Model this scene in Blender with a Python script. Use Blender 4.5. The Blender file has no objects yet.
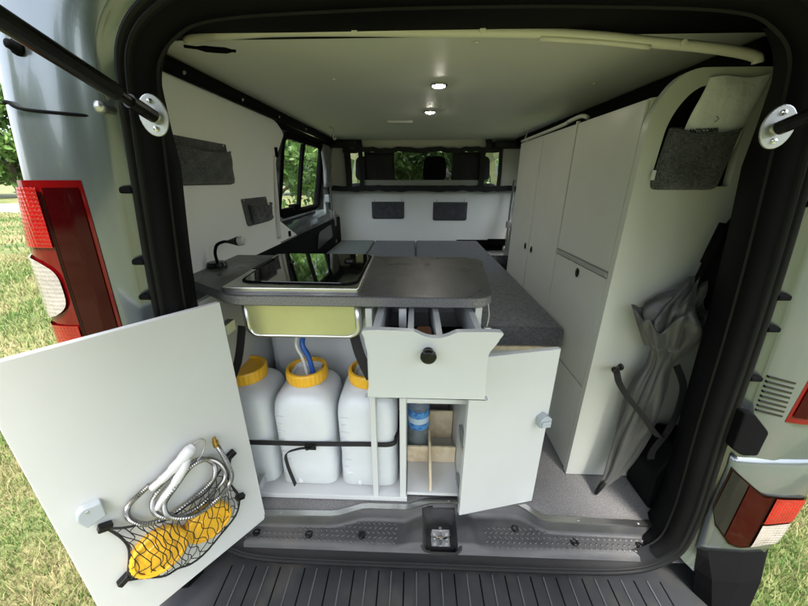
import bpy, bmesh, math, random
import numpy as np
from mathutils import Vector, Matrix
random.seed(7); rng = np.random.default_rng(7)
R = math.radians
S = bpy.context.scene
COL = S.collection

# ------------------------------------------------------------------ camera
cd = bpy.data.cameras.new('camera'); cam = bpy.data.objects.new('camera', cd); COL.objects.link(cam)
cam.location = (-.093, -.64, 1.55)
cd.sensor_width = 36; cd.lens = 36*325/808.
cd.clip_start = .02; cd.clip_end = 600
PITCH = R(20.7); YAW = R(1.98)
fw = Vector((-math.sin(YAW)*math.cos(PITCH), math.cos(YAW)*math.cos(PITCH), -math.sin(PITCH)))
cam.rotation_euler = fw.to_track_quat('-Z', 'Y').to_euler()
S.camera = cam
# ------------------------------------------------------------------ world, sun, exposure
SUN_EL, SUN_AZ = 60, 172          # azimuth clockwise from +y
w = bpy.data.worlds.new('World'); S.world = w; w.use_nodes = True
nt = w.node_tree; nt.nodes.clear()
sky = nt.nodes.new('ShaderNodeTexSky'); sky.sky_type = 'NISHITA'; sky.sun_disc = False
sky.sun_elevation = R(SUN_EL); sky.sun_rotation = R(SUN_AZ); sky.dust_density = 3.0; sky.air_density = 1.0; sky.ozone_density = .6
hs = nt.nodes.new('ShaderNodeHueSaturation'); hs.inputs['Saturation'].default_value = .5
bg = nt.nodes.new('ShaderNodeBackground'); bg.inputs[1].default_value = .15
wo = nt.nodes.new('ShaderNodeOutputWorld')
nt.links.new(sky.outputs[0], hs.inputs['Color']); nt.links.new(hs.outputs[0], bg.inputs[0]); nt.links.new(bg.outputs[0], wo.inputs[0])
sl = bpy.data.lights.new('sun', 'SUN'); sl.energy = 2.3; sl.angle = R(16); sl.color = (1, .96, .9)
so = bpy.data.objects.new('sun', sl); COL.objects.link(so)
sd = Vector((math.sin(R(SUN_AZ))*math.cos(R(SUN_EL)), math.cos(R(SUN_AZ))*math.cos(R(SUN_EL)), math.sin(R(SUN_EL))))
so.rotation_euler = (-sd).to_track_quat('-Z', 'Y').to_euler(); so.location = (6, -8, 12)
S.view_settings.view_transform = 'Standard'; S.view_settings.look = 'None'
S.view_settings.exposure = 2.3; S.view_settings.gamma = 1; S.view_settings.use_curve_mapping = False
S.render.engine = 'CYCLES'
S.cycles.max_bounces = 10; S.cycles.diffuse_bounces = 6; S.cycles.transparent_max_bounces = 16

# ------------------------------------------------------------------ materials
def mat(name, col, rough=.5, metal=0, bump=0, bscale=200, var=0, vscale=5, coat=0, trans=0, sss=0, emit=0,
        col2=None, mixscale=60, mixlo=.45, mixhi=.55, sheen=0, bdist=.001, spec=None, rvar=0):
    m = bpy.data.materials.new(name); m.use_nodes = True
    n = m.node_tree.nodes; l = m.node_tree.links; p = n['Principled BSDF']
    c = (*col, 1)
    p.inputs['Base Color'].default_value = c; p.inputs['Roughness'].default_value = rough; p.inputs['Metallic'].default_value = metal
    p.inputs['Coat Weight'].default_value = coat; p.inputs['Coat Roughness'].default_value = .05
    p.inputs['Transmission Weight'].default_value = trans
    p.inputs['Sheen Weight'].default_value = sheen
    if spec is not None: p.inputs['Specular IOR Level'].default_value = spec
    if sss:
        p.inputs['Subsurface Weight'].default_value = sss; p.inputs['Subsurface Radius'].default_value = (.05, .05, .06); p.inputs['Subsurface Scale'].default_value = .6
    if emit:
        p.inputs['Emission Color'].default_value = c; p.inputs['Emission Strength'].default_value = emit
    tc = n.new('ShaderNodeTexCoord')
    src = None
    if col2 is not None:
        t = n.new('ShaderNodeTexNoise'); t.inputs['Scale'].default_value = mixscale; t.inputs['Detail'].default_value = 4
        r = n.new('ShaderNodeValToRGB'); r.color_ramp.elements[0].position = mixlo; r.color_ramp.elements[1].position = mixhi
        r.color_ramp.elements[0].color = c; r.color_ramp.elements[1].color = (*col2, 1)
        l.new(tc.outputs['Object'], t.inputs['Vector']); l.new(t.outputs[0], r.inputs[0]); src = r.outputs[0]
        l.new(src, p.inputs['Base Color'])
    if var:
        t = n.new('ShaderNodeTexNoise'); t.inputs['Scale'].default_value = vscale; t.inputs['Detail'].default_value = 6; t.inputs['Roughness'].default_value = .65
        h = n.new('ShaderNodeMapRange'); h.inputs[1].default_value = .3; h.inputs[2].default_value = .7; h.inputs[3].default_value = 1-var; h.inputs[4].default_value = 1+var
        x = n.new('ShaderNodeVectorMath'); x.operation = 'SCALE'
        l.new(tc.outputs['Object'], t.inputs['Vector']); l.new(t.outputs[0], h.inputs[0]); l.new(h.outputs[0], x.inputs['Scale'])
        if src: l.new(src, x.inputs[0])
        else: x.inputs[0].default_value = col
        l.new(x.outputs[0], p.inputs['Base Color'])
    if rvar:
        t = n.new('ShaderNodeTexNoise'); t.inputs['Scale'].default_value = 9; t.inputs['Detail'].default_value = 8
        h = n.new('ShaderNodeMapRange'); h.inputs[1].default_value = .3; h.inputs[2].default_value = .7; h.inputs[3].default_value = max(0, rough-rvar); h.inputs[4].default_value = rough+rvar
        l.new(tc.outputs['Object'], t.inputs['Vector']); l.new(t.outputs[0], h.inputs[0]); l.new(h.outputs[0], p.inputs['Roughness'])
    if bump:
        t = n.new('ShaderNodeTexNoise'); t.inputs['Scale'].default_value = bscale; t.inputs['Detail'].default_value = 3
        b = n.new('ShaderNodeBump'); b.inputs['Strength'].default_value = bump; b.inputs['Distance'].default_value = bdist
        l.new(tc.outputs['Object'], t.inputs['Vector']); l.new(t.outputs[0], b.inputs['Height']); l.new(b.outputs[0], p.inputs['Normal'])
    return m

def fabric_mat(name, c1, c2, weave=900, bump=.6):
    """Woven melange cloth: crossed stretched noises."""
    m = bpy.data.materials.new(name); m.use_nodes = True
    n = m.node_tree.nodes; l = m.node_tree.links; p = n['Principled BSDF']
    p.inputs['Roughness'].default_value = .9; p.inputs['Sheen Weight'].default_value = .25; p.inputs['Specular IOR Level'].default_value = .2
    tc = n.new('ShaderNodeTexCoord'); outs = []
    for sc in ((1, 1, .12), (.12, .12, 1)):
        mp = n.new('ShaderNodeMapping'); mp.inputs['Scale'].default_value = sc
        t = n.new('ShaderNodeTexNoise'); t.inputs['Scale'].default_value = weave; t.inputs['Detail'].default_value = 1
        l.new(tc.outputs['Object'], mp.inputs[0]); l.new(mp.outputs[0], t.inputs['Vector']); outs.append(t.outputs[0])
    a = n.new('ShaderNodeMath'); a.operation = 'ADD'; l.new(outs[0], a.inputs[0]); l.new(outs[1], a.inputs[1])
    big = n.new('ShaderNodeTexNoise'); big.inputs['Scale'].default_value = 25; big.inputs['Detail'].default_value = 5
    l.new(tc.outputs['Object'], big.inputs['Vector'])
    a2 = n.new('ShaderNodeMath'); a2.operation = 'MULTIPLY_ADD'; a2.inputs[1].default_value = .35; l.new(big.outputs[0], a2.inputs[0]); l.new(a.outputs[0], a2.inputs[2])
    r = n.new('ShaderNodeValToRGB'); r.color_ramp.elements[0].position = .0; r.color_ramp.elements[1].position = 1
    mr = n.new('ShaderNodeMapRange'); mr.inputs[1].default_value = .95; mr.inputs[2].default_value = 1.42
    l.new(a2.outputs[0], mr.inputs[0]); l.new(mr.outputs[0], r.inputs[0])
    r.color_ramp.elements[0].color = (*c1, 1); r.color_ramp.elements[1].color = (*c2, 1)
    l.new(r.outputs[0], p.inputs['Base Color'])
    b = n.new('ShaderNodeBump'); b.inputs['Strength'].default_value = bump; b.inputs['Distance'].default_value = .0015
    l.new(a.outputs[0], b.inputs['Height']); l.new(b.outputs[0], p.inputs['Normal'])
    return m

def paint_mat():
    m = mat('silver_green_paint', (.14, .162, .172), .22, .7, coat=.6, bump=.04, bscale=9, bdist=.004)
    return m

def glass_mat(name, tint=(.9, .95, .93), refl=.12):
    m = bpy.data.materials.new(name); m.use_nodes = True
    n = m.node_tree.nodes; l = m.node_tree.links; n.remove(n['Principled BSDF']); o = n['Material Output']
    t = n.new('ShaderNodeBsdfTransparent'); t.inputs[0].default_value = (*tint, 1)
    g = n.new('ShaderNodeBsdfGlossy'); g.inputs['Roughness'].default_value = .02
    f = n.new('ShaderNodeLayerWeight'); f.inputs[0].default_value = .5
    pw = n.new('ShaderNodeMath'); pw.operation = 'POWER'; pw.inputs[1].default_value = 4; l.new(f.outputs['Facing'], pw.inputs[0])
    ma = n.new('ShaderNodeMath'); ma.operation = 'MULTIPLY_ADD'; ma.inputs[1].default_value = .5; ma.inputs[2].default_value = .04; l.new(pw.outputs[0], ma.inputs[0])
    mx = n.new('ShaderNodeMixShader'); l.new(ma.outputs[0], mx.inputs[0]); l.new(t.outputs[0], mx.inputs[1]); l.new(g.outputs[0], mx.inputs[2])
    l.new(mx.outputs[0], o.inputs[0]); return m

M = {}
M['paint'] = paint_mat()
M['board'] = mat('white_board', (.53, .545, .54), .42, bump=.12, bscale=350, var=.03, vscale=3, rvar=.08)
M['board_edge'] = mat('white_edging', (.70, .71, .69), .5, var=.04)
M['wardrobe'] = mat('grey_white_laminate', (.50, .515, .465), .4, bump=.1, bscale=350, var=.03, vscale=3, rvar=.08)
M['bar_grey'] = mat('grey_edging_strip', (.30, .31, .28), .5, var=.05)
M['ceiling'] = mat('ceiling_board', (.70, .71, .64), .5, bump=.15, bscale=180, var=.04, vscale=2)
M['cream'] = mat('cream_plastic', (.68, .67, .57), .5, bump=.1, bscale=300, var=.05)
M['wall'] = mat('white_wall_panel', (.82, .835, .81), .5, bump=.15, bscale=250, var=.03, vscale=2)
M['rubber'] = mat('black_rubber', (.008, .0083, .0087), .5, spec=.14, bump=.2, bscale=300, var=.2, vscale=8)
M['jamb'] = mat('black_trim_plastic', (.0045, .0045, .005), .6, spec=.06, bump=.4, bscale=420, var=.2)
M['black'] = mat('black_plastic', (.004, .004, .0045), .85, spec=.05, bump=.25, bscale=350, var=.15)
M['gloss_black'] = mat('gloss_black', (.008, .008, .008), .2, spec=.25, var=.2)
M['step'] = mat('textured_grey_plastic', (.024, .026, .028), .42, col2=(.058, .054, .046), mixscale=7, mixlo=.5, mixhi=.8, bump=.5, bscale=500, var=.15, vscale=12, rvar=.1)
M['sill'] = mat('sill_plastic', (.032, .033, .034), .46, col2=(.064, .060, .053), mixscale=9, mixlo=.5, mixhi=.8, bump=.5, bscale=450, var=.18, vscale=10, rvar=.1)
M['alu'] = mat('aluminium_edge', (.55, .55, .54), .35, 1, bump=.1, bscale=200, var=.1)
M['steel'] = mat('stainless_steel', (.62, .62, .60), .32, 1, bump=.08, bscale=90, var=.06, rvar=.08)
M['zinc'] = mat('zinc_metal', (.50, .51, .51), .38, .9, bump=.3, bscale=80, var=.15)
M['bowl'] = mat('painted_grass_reflection', (.50, .50, .27), .28, .5, bump=.25, bscale=14, var=.07, vscale=7, bdist=.004)  # khaki of the grass mirrored in the steel, put into the base colour
M['carpet'] = mat('grey_carpet', (.13, .13, .128), .95, col2=(.26, .255, .25), mixscale=330, mixlo=.35, mixhi=.68, bump=.9, bscale=420, bdist=.003, var=.12, vscale=7, spec=.1)
M['counter'] = mat('speckled_grey_laminate', (.040, .041, .042), .38, col2=(.105, .105, .105), mixscale=420, mixlo=.40, mixhi=.66, bump=.15, bscale=500, rvar=.08)
M['counter_edge'] = mat('speckled_grey_edging', (.09, .09, .09), .45, col2=(.24, .24, .235), mixscale=420, mixlo=.38, mixhi=.66, bump=.15, bscale=500)
M['felt'] = fabric_mat('charcoal_melange_cloth', (.022, .024, .028), (.125, .128, .14), 900)
M['cushion'] = fabric_mat('dark_grey_upholstery', (.040, .043, .048), (.120, .126, .136), 700)
M['cushion2'] = fabric_mat('blue_grey_upholstery', (.070, .090, .088), (.17, .20, .195), 700)
M['umb'] = mat('grey_umbrella_nylon', (.062, .062, .061), .42, bump=.2, bscale=500, var=.12, vscale=14, sheen=.2)
M['web'] = mat('black_webbing', (.012, .012, .013), .8, bump=.5, bscale=600)
M['curtain'] = fabric_mat('grey_curtain_cloth', (.16, .165, .16), (.26, .265, .26), 500, .3)
M['canister'] = mat('milky_polyethylene', (.72, .755, .79), .32, trans=.15, sss=.25, bump=.12, bscale=25, bdist=.003, var=.04, vscale=9)
M['yellow'] = mat('yellow_plastic', (.80, .44, .025), .38, var=.08, vscale=30, bump=.1, bscale=200)
M['blue'] = mat('blue_hose', (.02, .09, .38), .35, var=.1)
M['white_plastic'] = mat('white_plastic', (.60, .60, .60), .3, var=.02)
M['grey_latch'] = mat('pale_grey_plastic', (.36, .40, .43), .35, var=.05)
M['wood'] = mat('pale_plywood', (.60, .50, .33), .6, col2=(.68, .58, .42), mixscale=30, bump=.2, bscale=100)
M['brown'] = mat('brown_wood', (.22, .09, .04), .5, var=.15)
M['bag'] = mat('white_paper_pouch', (.90, .91, .92), .6, bump=.7, bscale=28, bdist=.006, var=.04, vscale=12)
M['ink'] = mat('dark_blue_ink', (.02, .025, .05), .6)
M['label'] = mat('blue_label', (.03, .16, .48), .4, col2=(.10, .32, .68), mixscale=40)
M['label_white'] = mat('pale_label_band', (.55, .68, .80), .4, var=.1)
M['water'] = mat('clear_bottle_plastic', (.74, .84, .88), .06, trans=.85, bump=.5, bscale=45, bdist=.004)
M['glass'] = glass_mat('clear_glass')
M['tint'] = glass_mat('tinted_glass', (.30, .33, .32))
def net_mat():
    m = bpy.data.materials.new('fine_black_netting'); m.use_nodes = True
    n = m.node_tree.nodes; l = m.node_tree.links; p = n['Principled BSDF']; p.inputs['Base Color'].default_value = (.01, .01, .01, 1); p.inputs['Roughness'].default_value = 1; p.inputs['Specular IOR Level'].default_value = 0
    t = n.new('ShaderNodeBsdfTransparent'); mx = n.new('ShaderNodeMixShader'); mx.inputs[0].default_value = .72
    l.new(t.outputs[0], mx.inputs[1]); l.new(p.outputs[0], mx.inputs[2]); l.new(mx.outputs[0], n['Material Output'].inputs[0]); return m
M['netting'] = net_mat()
M['lid'] = mat('black_glass_lid', (.006, .006, .006), .03, coat=1)
M['red_dark'] = mat('dark_red_lens', (.018, .0005, .001), .06, spec=.16)
M['red_deep'] = mat('deep_red_lens', (.085, .001, .002), .08, spec=.3, coat=.15)
M['red'] = mat('red_lens', (.20, .002, .003), .12, coat=.3, bump=.35, bscale=160, bdist=.002, var=.35, vscale=18)
M['clear'] = mat('clear_lens', (.33, .30, .28), .12, .15, coat=1, bump=.9, bscale=90, bdist=.004, var=.2, vscale=25)
M['smoke'] = mat('smoked_lens', (.005, .001, .001), .12, spec=.12)
M['led'] = mat('lit_downlight', (1, .93, .80), .5, emit=45)
M['led_dim'] = mat('lens_of_lamp', (.75, .75, .72), .3, trans=.3)
M['chrome'] = mat('chrome', (.70, .70, .70), .15, 1)
M['brass'] = mat('brass', (.5, .33, .12), .3, 1)
M['mesh'] = mat('black_bunk_cloth', (.02, .02, .022), .85, bump=.3, bscale=400, var=.2)
M['seat'] = mat('dark_seat_cloth', (.03, .03, .033), .9, bump=.4, bscale=300)
M['tyre'] = mat('tyre_rubber', (.02, .02, .02), .8, bump=.3, bscale=80)
M['asphalt'] = mat('pale_asphalt', (.20, .20, .195), .9, var=.1, vscale=1, bump=.3, bscale=40)

def cells(m, scale, strength, dist=.004):
    n = m.node_tree.nodes; l = m.node_tree.links; p = n['Principled BSDF']
    tc = n.new('ShaderNodeTexCoord'); v = n.new('ShaderNodeTexVoronoi'); v.inputs['Scale'].default_value = scale; v.inputs['Randomness'].default_value = .15
    b = n.new('ShaderNodeBump'); b.inputs['Strength'].default_value = strength; b.inputs['Distance'].default_value = dist
    l.new(tc.outputs['Object'], v.inputs['Vector']); l.new(v.outputs['Distance'], b.inputs['Height']); l.new(b.outputs[0], p.inputs['Normal'])
cells(M['red'], 130, .4); cells(M['clear'], 110, .5)
def smudge(m, lo, hi, scale):
    '''handling marks: patches of different sheen'''
    n = m.node_tree.nodes; l = m.node_tree.links; p = n['Principled BSDF']
    tc = n.new('ShaderNodeTexCoord'); t = n.new('ShaderNodeTexNoise'); t.inputs['Scale'].default_value = scale; t.inputs['Detail'].default_value = 9; t.inputs['Roughness'].default_value = .75; t.inputs['Distortion'].default_value = 1.2
    h = n.new('ShaderNodeMapRange'); h.inputs[1].default_value = .38; h.inputs[2].default_value = .62; h.inputs[3].default_value = lo; h.inputs[4].default_value = hi
    l.new(tc.outputs['Object'], t.inputs['Vector']); l.new(t.outputs[0], h.inputs[0]); l.new(h.outputs[0], p.inputs['Roughness'])
smudge(M['board'], .28, .52, 6); smudge(M['counter'], .25, .5, 5); smudge(M['wardrobe'], .3, .5, 5)

# ------------------------------------------------------------------ helpers
def new_obj(name, data=None, parent=None, loc=(0, 0, 0)):
    o = bpy.data.objects.new(name, data); COL.objects.link(o); o.location = loc
    if parent: o.parent = parent
    return o
def wloc(o):
    v = Vector(o.location)
    while o.parent: o = o.parent; v = v + o.location
    return v
def tag(o, label=None, cat=None, group=None, kind=None):
    if label: o['label'] = label
    if cat: o['category'] = cat
    if group: o['group'] = group
    if kind: o['kind'] = kind
    return o
def thing(name, label, cat, loc, group=None):
    return tag(new_obj(name, None, None, loc), label, cat, group)
def fin(name, bm, m, parent=None, loc=None, smooth=False, bevel=0, seg=2, mods=(), ang=40):
    """World-space bmesh -> ONE mesh object, local to its parent."""
    bmesh.ops.recalc_face_normals(bm, faces=bm.faces)
    org = wloc(parent) if parent else Vector(loc or (0, 0, 0))
    for v in bm.verts: v.co -= org
    me = bpy.data.meshes.new(name); bm.to_mesh(me); bm.free()
    for mm in (m if isinstance(m, (list, tuple)) else [m]): me.materials.append(M[mm] if isinstance(mm, str) else mm)
    if smooth:
        for p in me.polygons: p.use_smooth = True
    o = new_obj(name, me, parent, (0, 0, 0) if parent else org)
    if bevel:
        b = o.modifiers.new('bevel', 'BEVEL'); b.width = bevel; b.segments = seg; b.limit_method = 'ANGLE'; b.angle_limit = R(35)
    for mtype, kw in mods:
        x = o.modifiers.new(mtype.lower(), mtype)
        for k, v in kw.items(): setattr(x, k, v)
    return o
def B(): return bmesh.new()
def box(bm, lo, hi, mi=0):
    lo = Vector(lo); hi = Vector(hi)
    vs = [bm.verts.new((hi.x if i & 1 else lo.x, hi.y if i & 2 else lo.y, hi.z if i & 4 else lo.z)) for i in range(8)]
    fs = [(0, 2, 3, 1), (4, 5, 7, 6), (0, 1, 5, 4), (2, 6, 7, 3), (0, 4, 6, 2), (1, 3, 7, 5)]
    for f in fs: bm.faces.new([vs[i] for i in f]).material_index = mi
    return vs
def obox(bm, O, U, V, W, u, v, ww, mi=0):
    """box spanned along three axes from origin O with ranges u,v,ww"""
    O = Vector(O); U = Vector(U); V = Vector(V); W = Vector(W)
    vs = [bm.verts.new(O+U*u[i & 1]+V*v[(i >> 1) & 1]+W*ww[(i >> 2) & 1]) for i in range(8)]
    for f in [(0, 2, 3, 1), (4, 5, 7, 6), (0, 1, 5, 4), (2, 6, 7, 3), (0, 4, 6, 2), (1, 3, 7, 5)]:
        bm.faces.new([vs[i] for i in f]).material_index = mi
def prism(bm, pts, to3, h0, h1, mi=0):
    a = [bm.verts.new(to3(p, h0)) for p in pts]; b = [bm.verts.new(to3(p, h1)) for p in pts]
    n = len(pts)
    bm.faces.new(a).material_index = mi; bm.faces.new(b[::-1]).material_index = mi
    for i in range(n): bm.faces.new([a[i], a[(i+1) % n], b[(i+1) % n], b[i]]).material_index = mi
XZ = lambda p, h: Vector((p[0], h, p[1]))
XY = lambda p, h: Vector((p[0], p[1], h))
YZ = lambda p, h: Vector((h, p[0], p[1]))
def rnd(pts, r, n=5):
    """round the corners of a polygon"""
    out = []; N = len(pts)
    for i in range(N):
        p = Vector(pts[i]); a = Vector(pts[i-1])-p; b = Vector(pts[(i+1) % N])-p
        rr = r[i] if isinstance(r, (list, tuple)) else r
        d = min(rr, a.length*.49, b.length*.49)
        if d < 1e-5: out.append(tuple(p)); continue
        A = p+a.normalized()*d; C2 = p+b.normalized()*d
        for k in range(n+1):
            t = k/n; out.append(tuple(A*(1-t)**2+p*2*t*(1-t)+C2*t*t))
    return out
def cat(pts, n=8, closed=False):
    """Catmull-Rom"""
    P = [Vector(p) for p in pts]; N = len(P); out = []
    for i in range(N if closed else N-1):
        if closed: a, b, c, d = P[i-1], P[i], P[(i+1) % N], P[(i+2) % N]
        else: a, b, c, d = P[max(i-1, 0)], P[i], P[i+1], P[min(i+2, N-1)]
        for k in range(n):
            t = k/n
            out.append(.5*((2*b)+(-a+c)*t+(2*a-5*b+4*c-d)*t*t+(-a+3*b-3*c+d)*t**3))
    if not closed: out.append(P[-1])
    return out
def tube(bm, pts, r, seg=8, closed=False, mi=0, cap=True, flat=None):
    """sweep; r is a number or list; flat=(w,t) gives a strap section"""
    P = [Vector(p) for p in pts]; N = len(P); rings = []; up = None
    for i in range(N):
        t = (P[(i+1) % N]-P[i-1]) if closed else (P[min(i+1, N-1)]-P[max(i-1, 0)])
        if t.length < 1e-9: t = Vector((0, 0, 1))
        t.normalize()
        if up is None:
            up = Vector((0, 0, 1)) if abs(t.z) < .9 else Vector((0, 1, 0))
            if flat and len(flat) > 2: up = Vector(flat[2])
        up = (up-t*up.dot(t));
        if up.length < 1e-6: up = Vector((1, 0, 0))
        up.normalize(); s = t.cross(up)
        rr = r[i] if isinstance(r, (list, tuple)) else r
        ring = []
        for k in range(seg):
            a = 2*math.pi*(k+.5)/seg
            if flat: ring.append(bm.verts.new(P[i]+up*math.copysign(flat[0]/2, math.cos(a))+s*math.copysign(flat[1]/2, math.sin(a))) )
            else: ring.append(bm.verts.new(P[i]+up*math.cos(a)*rr+s*math.sin(a)*rr))
        rings.append(ring)
    for i in range(N if closed else N-1):
        A, Bq = rings[i], rings[(i+1) % N]
        for k in range(seg): bm.faces.new([A[k], A[(k+1) % seg], Bq[(k+1) % seg], Bq[k]]).material_index = mi
    if cap and not closed:
        bm.faces.new(rings[0]).material_index = mi; bm.faces.new(rings[-1][::-1]).material_index = mi
def strap(bm, pts, wd, th, up=(0, 0, 1), mi=0): tube(bm, pts, 1, 4, flat=(wd, th, up), mi=mi)
def lathe(bm, prof, O, A=(0, 0, 1), seg=24, mi=0, sq=None):
    """prof: (r,h) along axis A from O"""
    A = Vector(A).normalized(); O = Vector(O)
    X = A.orthogonal().normalized(); Y = A.cross(X); rings = []
    for r, h in prof:
        rings.append([bm.verts.new(O+A*h+(X*math.cos(2*math.pi*k/seg)+Y*math.sin(2*math.pi*k/seg))*max(r, 1e-5)) for k in range(seg)])
    for a, b in zip(rings, rings[1:]):
        for k in range(seg): bm.faces.new([a[k], a[(k+1) % seg], b[(k+1) % seg], b[k]]).material_index = mi
    bm.faces.new(rings[0]).material_index = mi; bm.faces.new(rings[-1][::-1]).material_index = mi
def loft(bm, rings, closed=True, mi=0, caps=False, skip=None):
    V = [[bm.verts.new(p) for p in r] for r in rings]
    for i, (a, b) in enumerate(zip(V, V[1:])):
        n = len(a)
        for k in range(n if closed else n-1):
            if skip and skip(i, k): continue
            bm.faces.new([a[k], a[(k+1) % n], b[(k+1) % n], b[k]]).material_index = mi
    if caps: bm.faces.new(V[0]); bm.faces.new(V[-1][::-1])
    return V
def lerp(x, xs, ys): return float(np.interp(x, xs, ys))
def copy_tree(o, parent=None, loc=None):
    c = o.copy(); COL.objects.link(c)
    if parent: c.parent = parent
    if loc is not None: c.location = loc
    for ch in list(o.children): copy_tree(ch, c)
    return c

# ================================================================== SETTING
bm = B()
for a in range(1):
    bmesh.ops.create_grid(bm, x_segments=8, y_segments=8, size=260)
def ground_mat(blade=False):
    m = bpy.data.materials.new('grass_blades' if blade else 'lawn_soil'); m.use_nodes = True
    n = m.node_tree.nodes; l = m.node_tree.links; p = n['Principled BSDF']; p.inputs['Roughness'].default_value = .7; p.inputs['Specular IOR Level'].default_value = .25
    g = n.new('ShaderNodeNewGeometry'); t = n.new('ShaderNodeTexNoise'); t.inputs['Scale'].default_value = .75; t.inputs['Detail'].default_value = 5; t.inputs['Roughness'].default_value = .6
    l.new(g.outputs['Position'], t.inputs['Vector'])
    r = n.new('ShaderNodeValToRGB'); e = r.color_ramp.elements
    e[0].position = .36; e[0].color = (.070, .145, .030, 1) if blade else (.05, .085, .022, 1)
    e[1].position = .66; e[1].color = (.29, .26, .13, 1) if blade else (.20, .17, .085, 1)
    x = e.new(.48); x.color = (.135, .195, .052, 1) if blade else (.11, .13, .045, 1)
    fac = t.outputs[0]
    if blade:
        a = n.new('ShaderNodeMath'); a.operation = 'MULTIPLY_ADD'; a.inputs[1].default_value = .34; a.inputs[2].default_value = -.15
        l.new(g.outputs['Random Per Island'], a.inputs[0])
        b = n.new('ShaderNodeMath'); b.operation = 'ADD'; l.new(a.outputs[0], b.inputs[0]); l.new(t.outputs[0], b.inputs[1]); fac = b.outputs[0]
        l.new(fac, r.inputs[0]); l.new(r.outputs[0], p.inputs['Base Color'])
        tr = n.new('ShaderNodeBsdfTranslucent'); mx = n.new('ShaderNodeMixShader'); mx.inputs[0].default_value = .3
        l.new(r.outputs[0], tr.inputs[0]); l.new(p.outputs[0], mx.inputs[1]); l.new(tr.outputs[0], mx.inputs[2]); l.new(mx.outputs[0], n['Material Output'].inputs[0])
    else:
        t2 = n.new('ShaderNodeTexNoise'); t2.inputs['Scale'].default_value = 14; t2.inputs['Detail'].default_value = 8
        l.new(g.outputs['Position'], t2.inputs['Vector'])
        b = n.new('ShaderNodeMath'); b.operation = 'MULTIPLY_ADD'; b.inputs[1].default_value = .35; l.new(t2.outputs[0], b.inputs[0])
        s = n.new('ShaderNodeMath'); s.operation = 'SUBTRACT'; s.inputs[1].default_value = .17; l.new(t.outputs[0], s.inputs[0]); l.new(s.outputs[0], b.inputs[2])
        l.new(b.outputs[0], r.inputs[0]); l.new(r.outputs[0], p.inputs['Base Color'])
        bp = n.new('ShaderNodeBump'); bp.inputs['Strength'].default_value = 1; bp.inputs['Distance'].default_value = .05; l.new(t2.outputs[0], bp.inputs['Height']); l.new(bp.outputs[0], p.inputs['Normal'])
    return m
tag(fin('ground', bm, ground_mat()), kind='structure')
bm = B(); prism(bm, [(-90, 19.5), (-9, 15.2), (-9, 20.5), (-90, 27.5)], XY, -.05, .012)
tag(fin('road', bm, 'asphalt'), kind='structure')

def blades(N, area, hmin, hmax, wd):
    (x0, x1, y0, y1) = area
    x = rng.uniform(x0, x1, N); y = rng.uniform(y0, y1, N)
    keep = ~((abs(x) < .93) & (y > -.1) & (y < 4.9)) & ~((x < -8.9) & (y > 15.1-(x+9)*.053) & (y < 20.6-(x+9)*.086)); x = x[keep]; y = y[keep]; n = len(x)
    h = rng.uniform(hmin, hmax, n)*(.7+.5*np.sin(x*2.3+np.cos(y*1.7)*2)**2); a = rng.uniform(0, 6.283, n); lean = rng.uniform(.1, 1.1, n)*h; b = a+rng.uniform(-1.2, 1.2, n)
    ww = wd*rng.uniform(.6, 1.3, n)
    dx, dy = np.cos(b), np.sin(b); sx, sy = -np.sin(a)*ww, np.cos(a)*ww
    z0 = np.full(n, -.005)
    v = np.stack([np.stack([x-sx, y-sy, z0], 1), np.stack([x+sx, y+sy, z0], 1),
                  np.stack([x+sx*.8+dx*lean*.35, y+sy*.8+dy*lean*.35, h*.6], 1), np.stack([x-sx*.8+dx*lean*.35, y-sy*.8+dy*lean*.35, h*.6], 1),
                  np.stack([x+dx*lean, y+dy*lean, h], 1)], 1).reshape(-1, 3)
    return v, n
parts = [blades(120000, (-3.6, -.7, -1.0, 3.2), .02, .06, .0018), blades(60000, (.75, 2.6, -.9, 1.6), .02, .06, .0018),
         blades(60000, (-9, -2.6, .5, 9), .03, .08, .005), blades(45000, (-28, -5, 4, 22), .04, .10, .012),
         blades(14000, (-6, 2, 5, 14), .04, .10, .008)]
V = np.concatenate([p[0] for p in parts]); n = sum(p[1] for p in parts)
me = bpy.data.meshes.new('grass'); me.vertices.add(len(V)); me.vertices.foreach_set('co', V.ravel())
base = np.arange(n)*5
loops = np.stack([base, base+1, base+2, base+3, base+3, base+2, base+4], 1).ravel()
me.loops.add(len(loops)); me.loops.foreach_set('vertex_index', loops.astype(np.int32))
st = (np.arange(n)*7); starts = np.stack([st, st+4], 1).ravel(); me.polygons.add(2*n); me.polygons.foreach_set('loop_start', starts.astype(np.int32))
me.polygons.foreach_set('loop_total', np.tile([4, 3], n).astype(np.int32)); me.update(calc_edges=True); me.validate()
me.materials.append(ground_mat(True))
tag(new_obj('grass', me), 'short patchy green and straw coloured grass around the van', 'grass', kind='stuff')

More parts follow.
